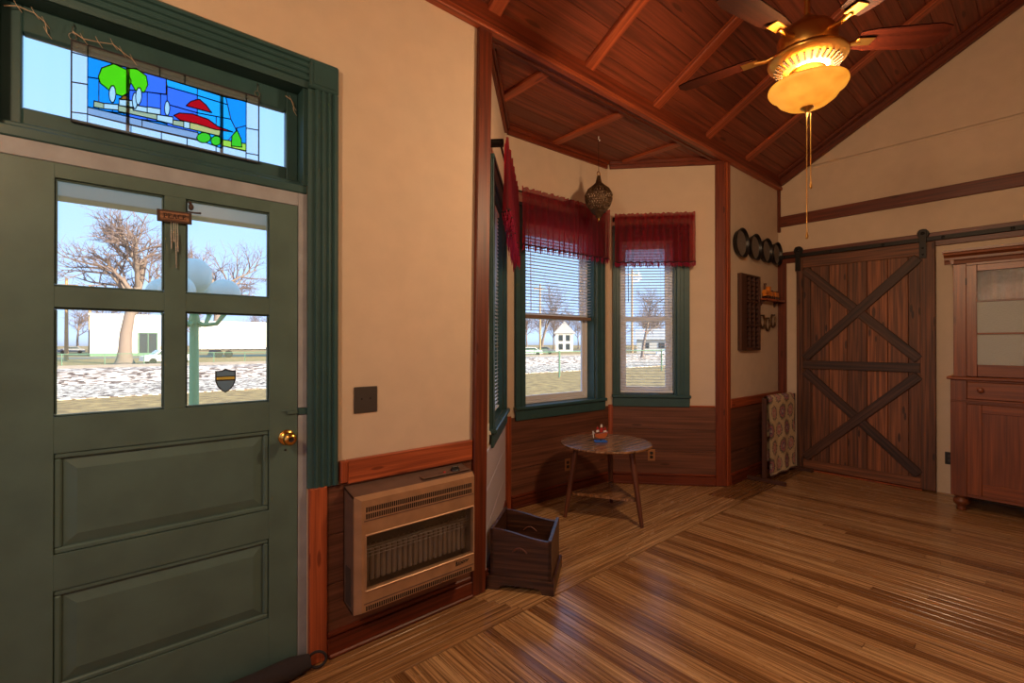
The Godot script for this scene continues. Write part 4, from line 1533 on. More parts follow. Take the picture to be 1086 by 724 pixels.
func build_heater() -> void:
	var h := thing("wall_heater", "brown vented gas wall heater with a dark glass front", "heater", at(0.833, 0.205, 0.013))
	var w := 0.655
	var ht := 0.535
	var turn := Transform3D(Basis(Vector3(0, 0, 1), Vector3(0, 1, 0), Vector3(-1, 0, 0)), Vector3.ZERO)
	var b := mb(turn)
	b.prism(P2([0.0, 0.02, 0.108, 0.0, 0.108, ht - 0.012, 0.0, ht + 0.012]), -0.006, 0.0)
	b.prism(P2([0.0, 0.02, 0.108, 0.0, 0.108, ht - 0.012, 0.0, ht + 0.012]), -w, -w + 0.006)
	b.prism(P2([0.0, ht + 0.012, 0.0, ht + 0.004, 0.108, ht - 0.02, 0.108, ht - 0.012]), -w, 0.0)
	b.prism(P2([0.0, 0.02, 0.0, 0.028, 0.108, 0.008, 0.108, 0.0]), -w, 0.0)
	b.prism(P2([0.0, 0.02, 0.008, 0.02, 0.008, ht + 0.01, 0.0, ht + 0.01]), -w, 0.0)
	obj("casing", b, M.heater_case, h)
	# front: frame pieces round the opening, with sloping cheeks
	var zf := 0.108
	var zt := 0.132
	b = mb()
	var ox := [0.0, w]
	var gx0 := 0.052
	var gx1 := w - 0.018
	var gy0 := 0.105
	var gy1 := 0.345
	var o := [Vector3(0.004, 0.0, zf), Vector3(w - 0.004, 0.0, zf), Vector3(w - 0.004, ht - 0.012, zf), Vector3(0.004, ht - 0.012, zf)]
	var q := [Vector3(0.03, 0.01, zt), Vector3(w - 0.01, 0.01, zt), Vector3(w - 0.01, ht - 0.03, zt), Vector3(0.03, ht - 0.03, zt)]
	for e in 4:
		var f := (e + 1) % 4
		b.face([o[e], o[f], q[f], q[e]], [Vector3(0, -1, 0.5), Vector3(1, 0, 0.5), Vector3(0, 0.8, 0.6), Vector3(-0.7, 0, 0.7)][e].normalized())
	for e in [[0.03, w - 0.01, gy1, ht - 0.03], [0.03, w - 0.01, 0.01, gy0], [0.03, gx0, gy0, gy1], [gx1, w - 0.01, gy0, gy1]]:
		b.span(Vector3(e[0], e[2], zf), Vector3(e[1], e[3], zt))
	var fp := obj("front_panel", b, M.heater_front, h)
	# rim of the opening
	b = mb()
	for e in [[gx0 - 0.006, gx1 + 0.006, gy1, gy1 + 0.008], [gx0 - 0.006, gx1 + 0.006, gy0 - 0.008, gy0], [gx0 - 0.008, gx0, gy0, gy1], [gx1, gx1 + 0.008, gy0, gy1]]:
		b.span(Vector3(e[0], e[2], zt - 0.004), Vector3(e[1], e[3], zt + 0.005), 0.003)
	obj("window_rim", b, M.heater_front, fp)
	b = mb()
	b.span(Vector3(gx0, gy0, 0.05), Vector3(gx1, gy1, 0.055))
	obj("fire_box", b, M.heater_black, h)
	b = mb()
	b.span(Vector3(gx0, gy0, zt - 0.012), Vector3(gx1, gy1, zt - 0.009))
	obj("front_glass", b, M.heater_glass, h)
	# ribbed burner plaques and the guard wires
	var nr := 20
	for i in nr:
		var x := gx0 + 0.01 + (gx1 - gx0 - 0.02) * (i + 0.5) / nr
		b = mb()
		b.span(Vector3(x - 0.011, gy0 + 0.008, 0.056), Vector3(x + 0.011, gy0 + 0.155, 0.078), 0.005)
		obj("burner_rib", b, M.heater_plaque, h)
	b = mb()
	for i in nr:
		var x := gx0 + 0.01 + (gx1 - gx0 - 0.02) * (i + 1.0) / nr
		b.tube([Vector3(x, gy0 + 0.15, 0.085), Vector3(x, gy0 + 0.185, 0.085)], [0.002], 4)
	for y in [0.13, 0.145, 0.16, 0.172]:
		b.tube([Vector3(gx0, gy0 + y, 0.088), Vector3(gx1, gy0 + y, 0.088)], [0.0022], 5)
	obj("guard_wires", b, M.wire_steel, h)
	b = mb()
	b.tube([Vector3(gx0, gy0 + 0.165, 0.072), Vector3(gx1, gy0 + 0.165, 0.072)], [0.008], 8)
	obj("burner_pipe", b, M.wire_steel, h)
	# louvre slots
	for row in [[0.452, 0.474], [0.422, 0.444], [0.014, 0.034]]:
		b = mb()
		var n := 56
		for i in n:
			var x := 0.05 + (w - 0.075) * i / n
			b.span(Vector3(x, row[0], zt - 0.001), Vector3(x + 0.0062, row[1], zt + 0.0012))
		obj("louvre_slots", b, M.groove_dark, fp)
	b = mb()
	b.span(Vector3(0.04, 0.044, zt), Vector3(w - 0.016, 0.048, zt + 0.002))
	obj("trim_line", b, M.heater_case, fp)
	b = mb()
	b.span(Vector3(0.04, 0.412, zt), Vector3(w - 0.016, 0.416, zt + 0.002))
	obj("trim_line", b, M.heater_case, fp)
	# dark script badge
	b = mb()
	var pts := []
	for k in 34:
		var t := k / 33.0
		pts.append(Vector3(0.53 + 0.075 * t + 0.004 * sin(t * 40.0), 0.077 + 0.008 * sin(t * 34.0) * (1.2 - 0.5 * t), zt + 0.0015))
	b.tube(pts, [0.0018], 5)
	b.tube([Vector3(0.53, 0.066, zt + 0.0015), Vector3(0.532, 0.09, zt + 0.0015)], [0.0022], 5)
	obj("script_badge", b, M.heater_black, fp)
	# top: control knob and piezo button
	var kx := Transform3D(Basis(Vector3.RIGHT, 0.22), Vector3(0.565, ht + 0.0, 0.07))
	b = mb(kx)
	b.lathe([Vector2(0.024, 0.0), Vector2(0.024, 0.006), Vector2(0.02, 0.016), Vector2(0.0, 0.018)], 20)
	b.box(Vector3(0, 0.02, 0), Vector3(0.036, 0.008, 0.007), 0.002)
	obj("control_knob", b, M.black_plastic, h)
	b = mb()
	b.span(Vector3(0.36, ht - 0.002, 0.05), Vector3(0.645, ht + 0.002, 0.098), 0.001)
	obj("control_plate", b, M.heater_case, h)
	b = mb(Transform3D(Basis(), Vector3(0.50, ht + 0.002, 0.07)))
	b.lathe([Vector2(0.007, 0.0), Vector2(0.006, 0.005), Vector2(0.0, 0.006)], 12)
	obj("igniter_button", b, M.ship_red, h)
	# rating plate on the side
	b = mb()
	b.span(Vector3(-0.003, 0.03, 0.03), Vector3(0.0, 0.2, 0.085), 0.001)
	obj("rating_plate", b, M.plate_dark, h)

# ---------------------------------------------------------------- tall cabinet
func build_cabinet() -> void:
	var f := frame(Vector2(XB - 0.012, 1.553), Vector2(XB - 0.012, 5))
	var c := thing("glazed_cabinet", "tall red-brown wooden cabinet with glazed upper doors beside the barn door", "cabinet", f)
	var w := 1.12
	var dp := 0.545     # depth of the base
	var du := 0.495
	var m0: Material = M.cab_set[0]
	var m1: Material = M.cab_set[1]
	# turned feet
	for e in [[0.06, dp - 0.06], [w - 0.06, dp - 0.06], [0.06, 0.06], [w - 0.06, 0.06]]:
		var b := mb()
		b.lathe([Vector2(0.0, 0.0), Vector2(0.028, 0.0), Vector2(0.034, 0.01), Vector2(0.026, 0.03), Vector2(0.03, 0.04), Vector2(0.05, 0.062), Vector2(0.053, 0.08), Vector2(0.046, 0.098), Vector2(0.03, 0.106), Vector2(0.048, 0.118), Vector2(0.048, 0.132)], 20, Vector3(e[0], 0, e[1]))
		obj("foot", b, M.cab_set[1], c)
	# base carcass
	var b := mb()
	b.span(Vector3(0.0, 0.13, 0.0), Vector3(0.02, 1.105, dp - 0.02))
	b.span(Vector3(w - 0.02, 0.13, 0.0), Vector3(w, 1.105, dp - 0.02))
	b.span(Vector3(0.02, 0.13, 0.0), Vector3(w - 0.02, 0.15, dp - 0.02))
	b.span(Vector3(0.02, 0.15, 0.0), Vector3(w - 0.02, 2.08, 0.012))
	obj("base_body", b, m1, c)
	for e in [[0.0, 0.1, 0.13, 1.105], [w - 0.1, w, 0.13, 1.105], [0.1, w - 0.1, 0.905, 0.945], [0.1, w - 0.1, 0.13, 0.155], [0.1, w - 0.1, 1.09, 1.105]]:
		b = mb()
		b.span(Vector3(e[0], e[2], dp - 0.02), Vector3(e[1], e[3], dp), 0.002)
		obj("face_frame", b, pick(M.cab_set), c)
	b = mb()
	b.span(Vector3(0.0, 0.918, dp), Vector3(w, 0.932, dp + 0.006), 0.002)
	obj("bead", b, m1, c)
	# drawers with wooden knobs
	for e in [[0.1, w * 0.5 - 0.01], [w * 0.5 + 0.01, w - 0.1]]:
		b = mb()
		b.span(Vector3(e[0] + 0.002, 0.948, dp - 0.02), Vector3(e[1] - 0.002, 1.088, dp + 0.004), 0.004)
		var dr := obj("drawer", b, M.cab_set[2], c)
		for kx in [0.085, e[1] - e[0] - 0.085]:
			b = mb(Transform3D(Basis(Vector3.RIGHT, PI / 2), Vector3(e[0] + kx, 1.025, dp + 0.004)))
			b.lathe([Vector2(0.012, 0.0), Vector2(0.01, 0.008), Vector2(0.02, 0.016), Vector2(0.022, 0.024), Vector2(0.014, 0.03), Vector2(0.0, 0.032)], 16)
			obj("knob", b, M.cab_set[0], dr)
	# panelled doors
	for e in [[0.1, w * 0.5 - 0.002], [w * 0.5 + 0.002, w - 0.1]]:
		b = mb()
		var s := 0.09
		for q in [[e[0], e[0] + s, 0.157, 0.903], [e[1] - s, e[1], 0.157, 0.903], [e[0] + s, e[1] - s, 0.157, 0.257], [e[0] + s, e[1] - s, 0.835, 0.903]]:
			b.span(Vector3(q[0] + 0.001, q[2], dp - 0.02), Vector3(q[1] - 0.001, q[3], dp + 0.003), 0.002)
		var d := obj("lower_door", b, m0, c)
		b = mb()
		b.span(Vector3(e[0] + s - 0.005, 0.252, dp - 0.018), Vector3(e[1] - s + 0.005, 0.84, dp - 0.008))
		obj("door_panel", b, M.cab_set[2], d)
	# counter ledge
	b = mb()
	b.span(Vector3(-0.022, 1.105, 0.0), Vector3(w + 0.022, 1.13, dp + 0.025), 0.006)
	obj("ledge", b, m0, c)
	# upper carcass
	b = mb()
	b.span(Vector3(0.015, 1.13, 0.0), Vector3(0.035, 2.08, du - 0.02))
	b.span(Vector3(w - 0.035, 1.13, 0.0), Vector3(w - 0.015, 2.08, du - 0.02))
	b.span(Vector3(0.015, 2.06, 0.0), Vector3(w - 0.015, 2.09, du - 0.02))
	obj("upper_body", b, m1, c)
	for e in [[0.015, 0.095, 1.13, 2.08], [w - 0.095, w - 0.015, 1.13, 2.08], [0.095, w - 0.095, 2.065, 2.085]]:
		b = mb()
		b.span(Vector3(e[0], e[2], du - 0.02), Vector3(e[1], e[3], du), 0.002)
		obj("face_frame", b, pick(M.cab_set), c)
	for y in [1.49, 1.76]:
		b = mb()
		b.span(Vector3(0.035, y - 0.012, 0.012), Vector3(w - 0.035, y + 0.012, du - 0.06), 0.002)
		obj("shelf", b, m1, c)
	for e in [[0.095, w * 0.5 - 0.002], [w * 0.5 + 0.002, w - 0.095]]:
		b = mb()
		var s := 0.066
		for q in [[e[0], e[0] + s, 1.135, 2.063], [e[1] - s, e[1], 1.135, 2.063], [e[0] + s, e[1] - s, 1.135, 1.232], [e[0] + s, e[1] - s, 2.012, 2.063]]:
			b.span(Vector3(q[0] + 0.001, q[2], du - 0.02), Vector3(q[1] - 0.001, q[3], du + 0.003), 0.002)
		var d := obj("glazed_door", b, M.cab_set[0], c)
		for g in [[1.232, 1.49], [1.49, 1.76], [1.76, 2.012]]:
			b = mb()
			b.span(Vector3(e[0] + s - 0.004, g[0], du - 0.012), Vector3(e[1] - s + 0.004, g[1], du - 0.008))
			obj("pane", b, M.rippled_glass if g[0] > 1.7 else M.painted_refl_glass, d)
		for y in [1.49, 1.76]:
			b = mb()
			b.span(Vector3(e[0] + s, y - 0.008, du - 0.016), Vector3(e[1] - s, y + 0.008, du - 0.002), 0.002)
			obj("glazing_bar", b, m1, d)
		b = mb()
		b.span(Vector3(e[0] - 0.004, 1.9, du), Vector3(e[0] + 0.004, 1.96, du + 0.005), 0.001)
		obj("hinge", b, M.black_iron, d)
	# cornice, a moulded cross-section run across the front and the ends
	var prof := P2([0.0, 2.085, 0.0, 2.2, 0.075, 2.2, 0.075, 2.182, 0.066, 2.176, 0.062, 2.16, 0.045, 2.148, 0.036, 2.14, 0.034, 2.12, 0.02, 2.112, 0.014, 2.085])
	b = mb(Transform3D(Basis(Vector3(0, 0, 1), Vector3(0, 1, 0), Vector3(-1, 0, 0)), Vector3(0, 0, du - 0.01)))
	b.prism(prof, -w - 0.04, 0.04)
	obj("cornice", b, M.cab_set[1], c)
	b = mb(Transform3D(Basis(Vector3(-1, 0, 0), Vector3(0, 1, 0), Vector3(0, 0, -1)), Vector3(0.02, 0, 0)))
	b.prism(prof, -du - 0.02, 0.0)
	obj("cornice_return", b, M.cab_set[1], c)
	b = mb()
	b.span(Vector3(0.0, 2.19, 0.0), Vector3(w, 2.2, du))
	obj("top_board", b, m1, c)

# ---------------------------------------------------------------- round table
func build_table() -> void:
	var t := thing("round_table", "round three-legged wooden side table with triangular lower shelf", "table", at(3.12, 0, -0.275))
	var b := mb()
	b.lathe([Vector2(0.0, 0.578), Vector2(0.35, 0.578), Vector2(0.366, 0.584), Vector2(0.37, 0.59), Vector2(0.367, 0.598), Vector2(0.36, 0.6)], 48)
	b.lathe([Vector2(0.36, 0.6), Vector2(0.0, 0.6)], 48)
	# grain across the top rather than round it
	for i in b.v.size():
		b.t[i] = Vector2(b.v[i].x, b.v[i].z)
	obj("table_top", b, M.table_wood, t)
	var feet := [Vector3(-0.285, 0, -0.19), Vector3(-0.002, 0, 0.345), Vector3(0.288, 0, -0.165)]
	var sh := []
	for f in feet:
		var tp := Vector3(f.x * 0.72, 0.578, f.z * 0.72)
		b = mb()
		b.tube([f, f.lerp(tp, 0.35), f.lerp(tp, 0.8), tp], [0.0145, 0.02, 0.023, 0.021], 10)
		obj("leg", b, M.table_leg_wood, t)
		sh.append(f.lerp(tp, 0.36))
	b = mb(Transform3D(Basis(Vector3(1, 0, 0), Vector3(0, 0, -1), Vector3(0, 1, 0)), Vector3(0, 0.2, 0)))
	var poly := PackedVector2Array()
	for i in 3:
		var p: Vector3 = sh[i]
		var a: Vector3 = sh[(i + 1) % 3]
		var z: Vector3 = sh[(i + 2) % 3]
		poly.append(Vector2(p.x, -p.z).lerp(Vector2(z.x, -z.z), 0.05))
		poly.append(Vector2(p.x, -p.z).lerp(Vector2(a.x, -a.z), 0.05))
	b.prism(poly, -0.018, 0.0)
	obj("lower_shelf", b, M.table_wood, t)
	b = mb()
	b.lathe([Vector2(0.22, 0.555), Vector2(0.235, 0.56), Vector2(0.235, 0.578)], 32)
	obj("apron_ring", b, M.table_leg_wood, t)

	# model boat on its blue stand
	var s := thing("model_ship", "tiny model sailing ship with red and white sails on a blue base", "model ship", at(3.085, 0.6, -0.30, -0.62))
	b = mb()
	b.span(Vector3(-0.05, 0.0, -0.032), Vector3(0.05, 0.014, 0.032), 0.004)
	obj("base", b, M.ship_blue, s)
	b = mb()
	b.lathe([Vector2(0.005, 0.014), Vector2(0.003, 0.04)], 8)
	obj("stem", b, M.black_plastic, s)
	b = mb(Transform3D(Basis(), Vector3(0, 0, -0.014)))
	b.prism(P2([-0.052, 0.075, -0.046, 0.045, -0.02, 0.034, 0.03, 0.034, 0.05, 0.055, 0.058, 0.085, 0.045, 0.078, -0.03, 0.066]), 0.0, 0.028)
	obj("hull", b, M.ship_hull, s)
	for e in [[-0.028, 0.13], [0.004, 0.15], [0.034, 0.125]]:
		b = mb()
		b.tube([Vector3(e[0], 0.06, 0), Vector3(e[0], e[1], 0)], [0.0018], 5)
		var ms := obj("mast", b, M.ship_hull, s)
		b = mb(Transform3D(Basis(Vector3.UP, 0.5), Vector3(e[0], 0, 0)))
		b.prism(P2([-0.017, 0.082, 0.017, 0.082, 0.014, e[1] - 0.03, -0.014, e[1] - 0.03]), 0.002, 0.004)
		obj("sail", b, M.ship_white if e[0] != 0.004 else M.ship_red, ms)
		b = mb(Transform3D(Basis(Vector3.UP, 0.5), Vector3(e[0], 0, 0)))
		b.prism(P2([-0.012, e[1] - 0.028, 0.012, e[1] - 0.028, 0.008, e[1] - 0.006, -0.008, e[1] - 0.006]), 0.002, 0.004)
		obj("topsail", b, M.ship_red if e[0] != 0.004 else M.ship_white, ms)
	b = mb()
	b.tube([Vector3(-0.048, 0.068, 0), Vector3(-0.064, 0.09, 0.0), Vector3(-0.06, 0.035, 0)], [0.004, 0.005, 0.004], 6)
	obj("stern_ornament", b, M.ship_white, s)

# ---------------------------------------------------------------- wooden bin
func wavy(x0: float, x1: float, y: float, rise: float) -> PackedVector2Array:
	var p := PackedVector2Array([Vector2(x0, 0.055), Vector2(x1, 0.055)])
	for k in 17:
		var t := 1.0 - k / 16.0
		p.append(Vector2(lerpf(x0, x1, t), y + rise * (0.5 + 0.5 * cos(t * PI)) ))
	return p

func build_crate() -> void:
	var u := Vector3(0.215, 0, 0.292).normalized()
	var xf := Transform3D(Basis(u, Vector3.UP, u.cross(Vector3.UP)), Vector3(1.69, 0, 0.012))
	# local: x along the front (near to far side), z toward the viewer
	var c := thing("wooden_bin", "dark wooden bin with scalloped rim standing beside the wall heater", "bin", xf)
	var w := 0.355
	var d := 0.34
	var sides := [["front_board", 0.0], ["back_board", -d + 0.018]]
	for s in sides:
		var b := mb()
		b.prism(wavy(0.004, w - 0.004, 0.292, 0.05), s[1] - 0.018, s[1])
		var fb := obj(s[0], b, M.crate_wood, c)
		b = mb()
		var z: float = s[1] + (0.0025 if s[1] == 0.0 else -0.0205)
		var pts := []
		for k in 9:
			var t := k / 8.0
			pts.append(Vector3(0.13 + 0.085 * t, 0.218 + 0.026 * sin(t * PI), z if s[1] == 0.0 else s[1] + 0.001))
		b.tube(pts, [0.004, 0.006, 0.006, 0.004], 6)
		obj("hand_hole", b, M.table_leg_wood, fb)
	for x in [0.0, w - 0.018]:
		var b := mb(Transform3D(Basis(Vector3(0, 0, 1), Vector3(0, 1, 0), Vector3(-1, 0, 0)), Vector3(x + 0.018, 0, 0)))
		var hi := 0.34 if x == 0.0 else 0.30
		b.prism(P2([-d, 0.055, 0.0, 0.055, 0.0, hi, -d, hi + 0.012]), 0.0, 0.018)
		obj("side_board", b, M.crate_wood, c)
	var b := mb()
	b.span(Vector3(0.018, 0.06, -d + 0.018), Vector3(w - 0.018, 0.075, -0.018))
	obj("bottom_board", b, M.crate_wood, c)
	# bracket foot plinth
	for s in [[0.0, 0.016], [-d - 0.016, -d]]:
		b = mb()
		b.prism(P2([-0.016, 0.0, 0.05, 0.0, 0.062, 0.022, 0.09, 0.032, w - 0.09, 0.032, w - 0.062, 0.022, w - 0.05, 0.0, w + 0.016, 0.0, w + 0.016, 0.072, -0.016, 0.072]), s[0], s[1])
		obj("plinth", b, M.crate_wood, c)
	for x in [-0.016, w]:
		b = mb()
		b.span(Vector3(x, 0.0, -d), Vector3(x + 0.016, 0.072, 0.0), 0.002)
		obj("plinth", b, M.crate_wood, c)

# ---------------------------------------------------------------- quilt on its rack
func build_quilt_rack() -> void:
	var r := thing("quilt_rack", "low brown wooden quilt rack under the hanging pans", "rack", at(5.08, 0, 0.2))
	var w := 0.78
	for x in [0.0, w]:
		var b := mb()
		b.span(Vector3(x - 0.014, 0.04, -0.022), Vector3(x + 0.014, 0.85, 0.022), 0.004)
		var up := obj("upright", b, M.rack_wood, r)
		b = mb()
		b.span(Vector3(x - 0.02, 0.0, -0.17), Vector3(x + 0.02, 0.04, 0.2), 0.006)
		obj("foot_bar", b, M.rack_wood, up)
	for y in [0.825, 0.44, 0.1]:
		var b := mb()
		b.tube([Vector3(0, y, 0), Vector3(w, y, 0)], [0.013], 10)
		obj("rail", b, M.rack_wood, r)
	var q := thing("folded_quilt", "tan quilt with pink and blue medallions draped over the rack", "quilt", at(5.1, 0, 0.2))
	var b := mb()
	# a sheet over the top rail, with thickness and soft ripples
	var nu := 24
	var nv := 30
	var path := []
	for k in nv + 1:
		var t := float(k) / nv
		if t < 0.46: path.append(Vector2(0.022 + 0.012 * (0.46 - t), 0.075 + (0.84 - 0.075) * t / 0.46))
		elif t < 0.54:
			var a := (t - 0.46) / 0.08 * PI
			path.append(Vector2(0.022 * cos(a), 0.84 + 0.018 * sin(a)))
		else: path.append(Vector2(-0.022 - 0.006 * (t - 0.54), 0.84 - (0.84 - 0.18) * (t - 0.54) / 0.46))
	var grid := []
	for lay in 2:
		for j in nv + 1:
			for i in nu + 1:
				var u := float(i) / nu
				var p: Vector2 = path[j]
				var pn: Vector2 = (path[mini(j + 1, nv)] - path[maxi(j - 1, 0)]).normalized()
				var nn := Vector2(pn.y, -pn.x)
				var drop := absf(j - nv * 0.5) / (nv * 0.5)
				var rp := 0.008 * sin(u * 14.0 + 0.6 * sin(j * 0.25)) * drop + 0.004 * sin(j * 0.9 + u * 3.0)
				var th := 0.012 if lay == 0 else 0.0
				var sag := 0.03 * u * drop
				grid.append(Vector3(0.03 + 0.66 * u + 0.02 * drop * sin(j * 0.2), p.y + nn.y * (th + rp) - sag * (1.0 if j < nv / 2 else -1.0) * 0.4, p.x + nn.x * (th + rp)))
	for lay in 2:
		var base := lay * (nu + 1) * (nv + 1)
		for j in nv + 1:
			for i in nu + 1:
				var k := base + j * (nu + 1) + i
				var du: Vector3 = grid[base + j * (nu + 1) + mini(i + 1, nu)] - grid[base + j * (nu + 1) + maxi(i - 1, 0)]
				var dv: Vector3 = grid[base + mini(j + 1, nv) * (nu + 1) + i] - grid[base + maxi(j - 1, 0) * (nu + 1) + i]
				var nor := du.cross(dv).normalized()
				b.v.append(grid[k])
				b.n.append(-nor if lay == 0 else nor)
				b.t.append(Vector2(float(i) / nu, 1.7 * float(j) / nv))
		for j in nv:
			for i in nu:
				var a := base + j * (nu + 1) + i
				b.tri_auto(a, a + 1, a + nu + 2)
				b.tri_auto(a, a + nu + 2, a + nu + 1)
	obj("cover", b, M.quilt, q)
	b = mb()
	for lay in [0, nv]:
		for i in 40:
			var g: Vector3 = grid[lay * (nu + 1) + int(i * nu / 40.0)]
			var x := 0.03 + 0.66 * i / 40.0
			b.tube([Vector3(x, g.y + 0.004, g.z), Vector3(x + 0.004, g.y - 0.018, g.z + 0.002)], [0.003, 0.0015], 4)
	obj("fringe", b, M.quilt, q).set_meta("kind", "stuff")

# ---------------------------------------------------------------- things on the walls
func outlet(label: String, f: Transform3D, plate: Material, tone: Material, kind := "outlet") -> void:
	var o := thing("wall_outlet" if kind == "outlet" else "light_switch", label, kind, f)
	var b := mb()
	b.span(Vector3(-0.036, -0.058, 0.0), Vector3(0.036, 0.058, 0.006), 0.003)
	obj("cover_plate", b, plate, o)
	if kind == "outlet":
		for y in [-0.02, 0.02]:
			b = mb()
			b.prism(rounded(-0.016, y - 0.014, 0.016, y + 0.014, 0.008), 0.006, 0.009)
			var s := obj("socket", b, tone, o)
			b = mb()
			b.span(Vector3(-0.008, y - 0.004, 0.009), Vector3(-0.005, y + 0.006, 0.0095))
			b.span(Vector3(0.005, y - 0.004, 0.009), Vector3(0.008, y + 0.006, 0.0095))
			obj("slots", b, M.black_plastic, s)
	else:
		b = mb(Transform3D(Basis(Vector3.RIGHT, -0.3), Vector3(0, 0, 0.006)))
		b.span(Vector3(-0.006, -0.012, 0.0), Vector3(0.006, 0.012, 0.014), 0.002)
		obj("toggle", b, tone, o)

func build_wall_things() -> void:
	var fr := [frame(c0, c1), frame(c1, c2), frame(c2, c3)]
	var fb := frame(Vector2(XB, 0), Vector2(XB, 5))
	outlet("tan outlet on the bay wainscot behind the near table leg", off(fr[1], 0.73, 0.275, 0.013), M.tan_plastic, M.black_plastic)
	outlet("tan outlet on the bay wainscot right of the round table", off(fr[2], 0.43, 0.29, 0.013), M.tan_plastic, M.black_plastic)
	outlet("black outlet low on the wall between barn door and cabinet", off(fb, 1.488, 0.332, 0.001), M.black_plastic, M.plate_dark)
	outlet("white switch on the edge-on bay wall above the wooden bin", off(fr[0], 0.17, 0.86, 0.001), M.white_plastic, M.white_plastic, "switch")
	# dark blank plate
	var p := thing("blank_wall_plate", "dark square metal plate on the plaster between door and bay", "wall plate", at(0.942, 1.142, 0.001))
	var b := mb()
	b.span(Vector3(-0.058, -0.062, 0.0), Vector3(0.058, 0.062, 0.006), 0.003)
	obj("plate", b, M.plate_dark, p)
	for x in [-0.02, 0.022]:
		b = mb(Transform3D(Basis(Vector3.RIGHT, PI / 2), Vector3(x, 0.005, 0.006)))
		b.lathe([Vector2(0.004, 0.0), Vector2(0.003, 0.002), Vector2(0.0, 0.002)], 10)
		obj("screw", b, M.black_iron, p)

	# four iron pans in a row
	var ends := ["first and nearest the tall post", "second from the tall post", "third from the tall post", "fourth, nearest the far corner"]
	var px := [4.93, 5.262, 5.56, 5.843]
	for i in 4:
		var o := thing("hanging_pan", "round black iron pan on the wall, " + ends[i], "pan", at(px[i], 2.435, 0.001), "iron pans hung in a row by the corner")
		var rr: float = [0.152, 0.142, 0.138, 0.134][i]
		b = mb(Transform3D(Basis(Vector3.RIGHT, PI / 2), Vector3.ZERO))
		b.lathe([Vector2(0.0, 0.004), Vector2(rr * 0.8, 0.004), Vector2(rr * 0.84, 0.008), Vector2(rr * 0.97, 0.05), Vector2(rr, 0.055), Vector2(rr, 0.06), Vector2(rr * 0.95, 0.06), Vector2(rr * 0.92, 0.052), Vector2(rr * 0.86, 0.03)], 36)
		obj("rim", b, M.pan_iron, o)
		b = mb(Transform3D(Basis(Vector3.RIGHT, PI / 2), Vector3.ZERO))
		b.lathe([Vector2(rr * 0.86, 0.03), Vector2(rr * 0.8, 0.024), Vector2(rr * 0.4, 0.022), Vector2(0.0, 0.022)], 36)
		obj("bottom", b, M.pan_inside, o)
		b = mb(Transform3D(Basis(Vector3.RIGHT, PI / 2), Vector3.ZERO))
		b.lathe([Vector2(rr * 0.52, 0.022), Vector2(rr * 0.54, 0.026), Vector2(rr * 0.56, 0.022)], 28)
		obj("raised_ring", b, M.pan_inside, o)

	# printer's tray: a shallow case split into cells
	var t := thing("compartment_tray", "tall dark wooden compartment tray hung below the pans", "tray", at(4.925, 1.337, 0.001))
	var w := 0.47
	var h := 0.795
	b = mb()
	b.span(Vector3(0, 0, 0), Vector3(w, h, 0.008))
	obj("back_board", b, M.brace_set[1], t)
	for e in [[0.0, 0.12, 0.0, h], [w - 0.03, w, 0.0, h], [0.12, w - 0.03, 0.0, 0.03], [0.12, w - 0.03, h - 0.02, h]]:
		b = mb()
		b.span(Vector3(e[0], e[2], 0.008), Vector3(e[1], e[3], 0.042), 0.003)
		obj("frame_board", b, M.rack_wood, t)
	for x in [0.225, 0.333]:
		b = mb()
		b.span(Vector3(x - 0.009, 0.03, 0.008), Vector3(x + 0.009, h - 0.02, 0.038), 0.002)
		obj("divider", b, M.rack_wood, t)
	for y in [0.262, 0.515]:
		b = mb()
		b.span(Vector3(0.12, y - 0.012, 0.008), Vector3(w - 0.03, y + 0.012, 0.04), 0.002)
		obj("cross_bar", b, M.rack_wood, t)
	for cx in [0.168, 0.279, 0.391]:
		for k in 15:
			var y := 0.06 + k * 0.048
			if absf(y - 0.262) < 0.02 or absf(y - 0.515) < 0.02: continue
			b = mb()
			b.span(Vector3(cx - 0.045, y - 0.004, 0.008), Vector3(cx + 0.045, y + 0.004, 0.032))
			obj("slat", b, M.rack_wood, t)

	# little shelf with a carved amber ornament
	var s := thing("small_wall_shelf", "narrow wooden wall shelf between the tray and the corner", "shelf", at(5.43, 1.885, 0.001))
	b = mb()
	b.span(Vector3(0, 0, 0), Vector3(0.53, 0.016, 0.095), 0.003)
	obj("shelf_board", b, M.fir_set[2], s)
	for x in [0.06, 0.44]:
		b = mb(Transform3D(Basis(Vector3(0, 0, 1), Vector3(0, 1, 0), Vector3(-1, 0, 0)), Vector3(x, 0, 0)))
		b.prism(P2([0, -0.06, 0.015, -0.055, 0.03, -0.02, 0.07, -0.008, 0.07, 0.0, 0, 0.0]), 0.0, 0.014)
		obj("bracket", b, M.rack_wood, s)
	var cv := thing("carved_train", "small amber carved wooden train standing on the wall shelf", "ornament", at(5.47, 1.901, 0.05))
	# engine with cab, boiler, stack and wheels, then two cars
	b = mb()
	b.span(Vector3(0.0, 0.03, -0.02), Vector3(0.13, 0.05, 0.02), 0.003)
	b.span(Vector3(0.085, 0.05, -0.022), Vector3(0.13, 0.125, 0.022), 0.003)
	b.span(Vector3(0.08, 0.125, -0.026), Vector3(0.135, 0.135, 0.026), 0.002)
	b.tube([Vector3(0.0, 0.074, 0), Vector3(0.09, 0.074, 0)], [0.024], 14)
	obj("engine", b, M.amber_wood, cv)
	b = mb()
	b.lathe([Vector2(0.009, 0.09), Vector2(0.009, 0.135), Vector2(0.018, 0.165), Vector2(0.0, 0.17)], 12, Vector3(0.022, 0, 0))
	obj("smoke_stack", b, M.rack_wood, cv)
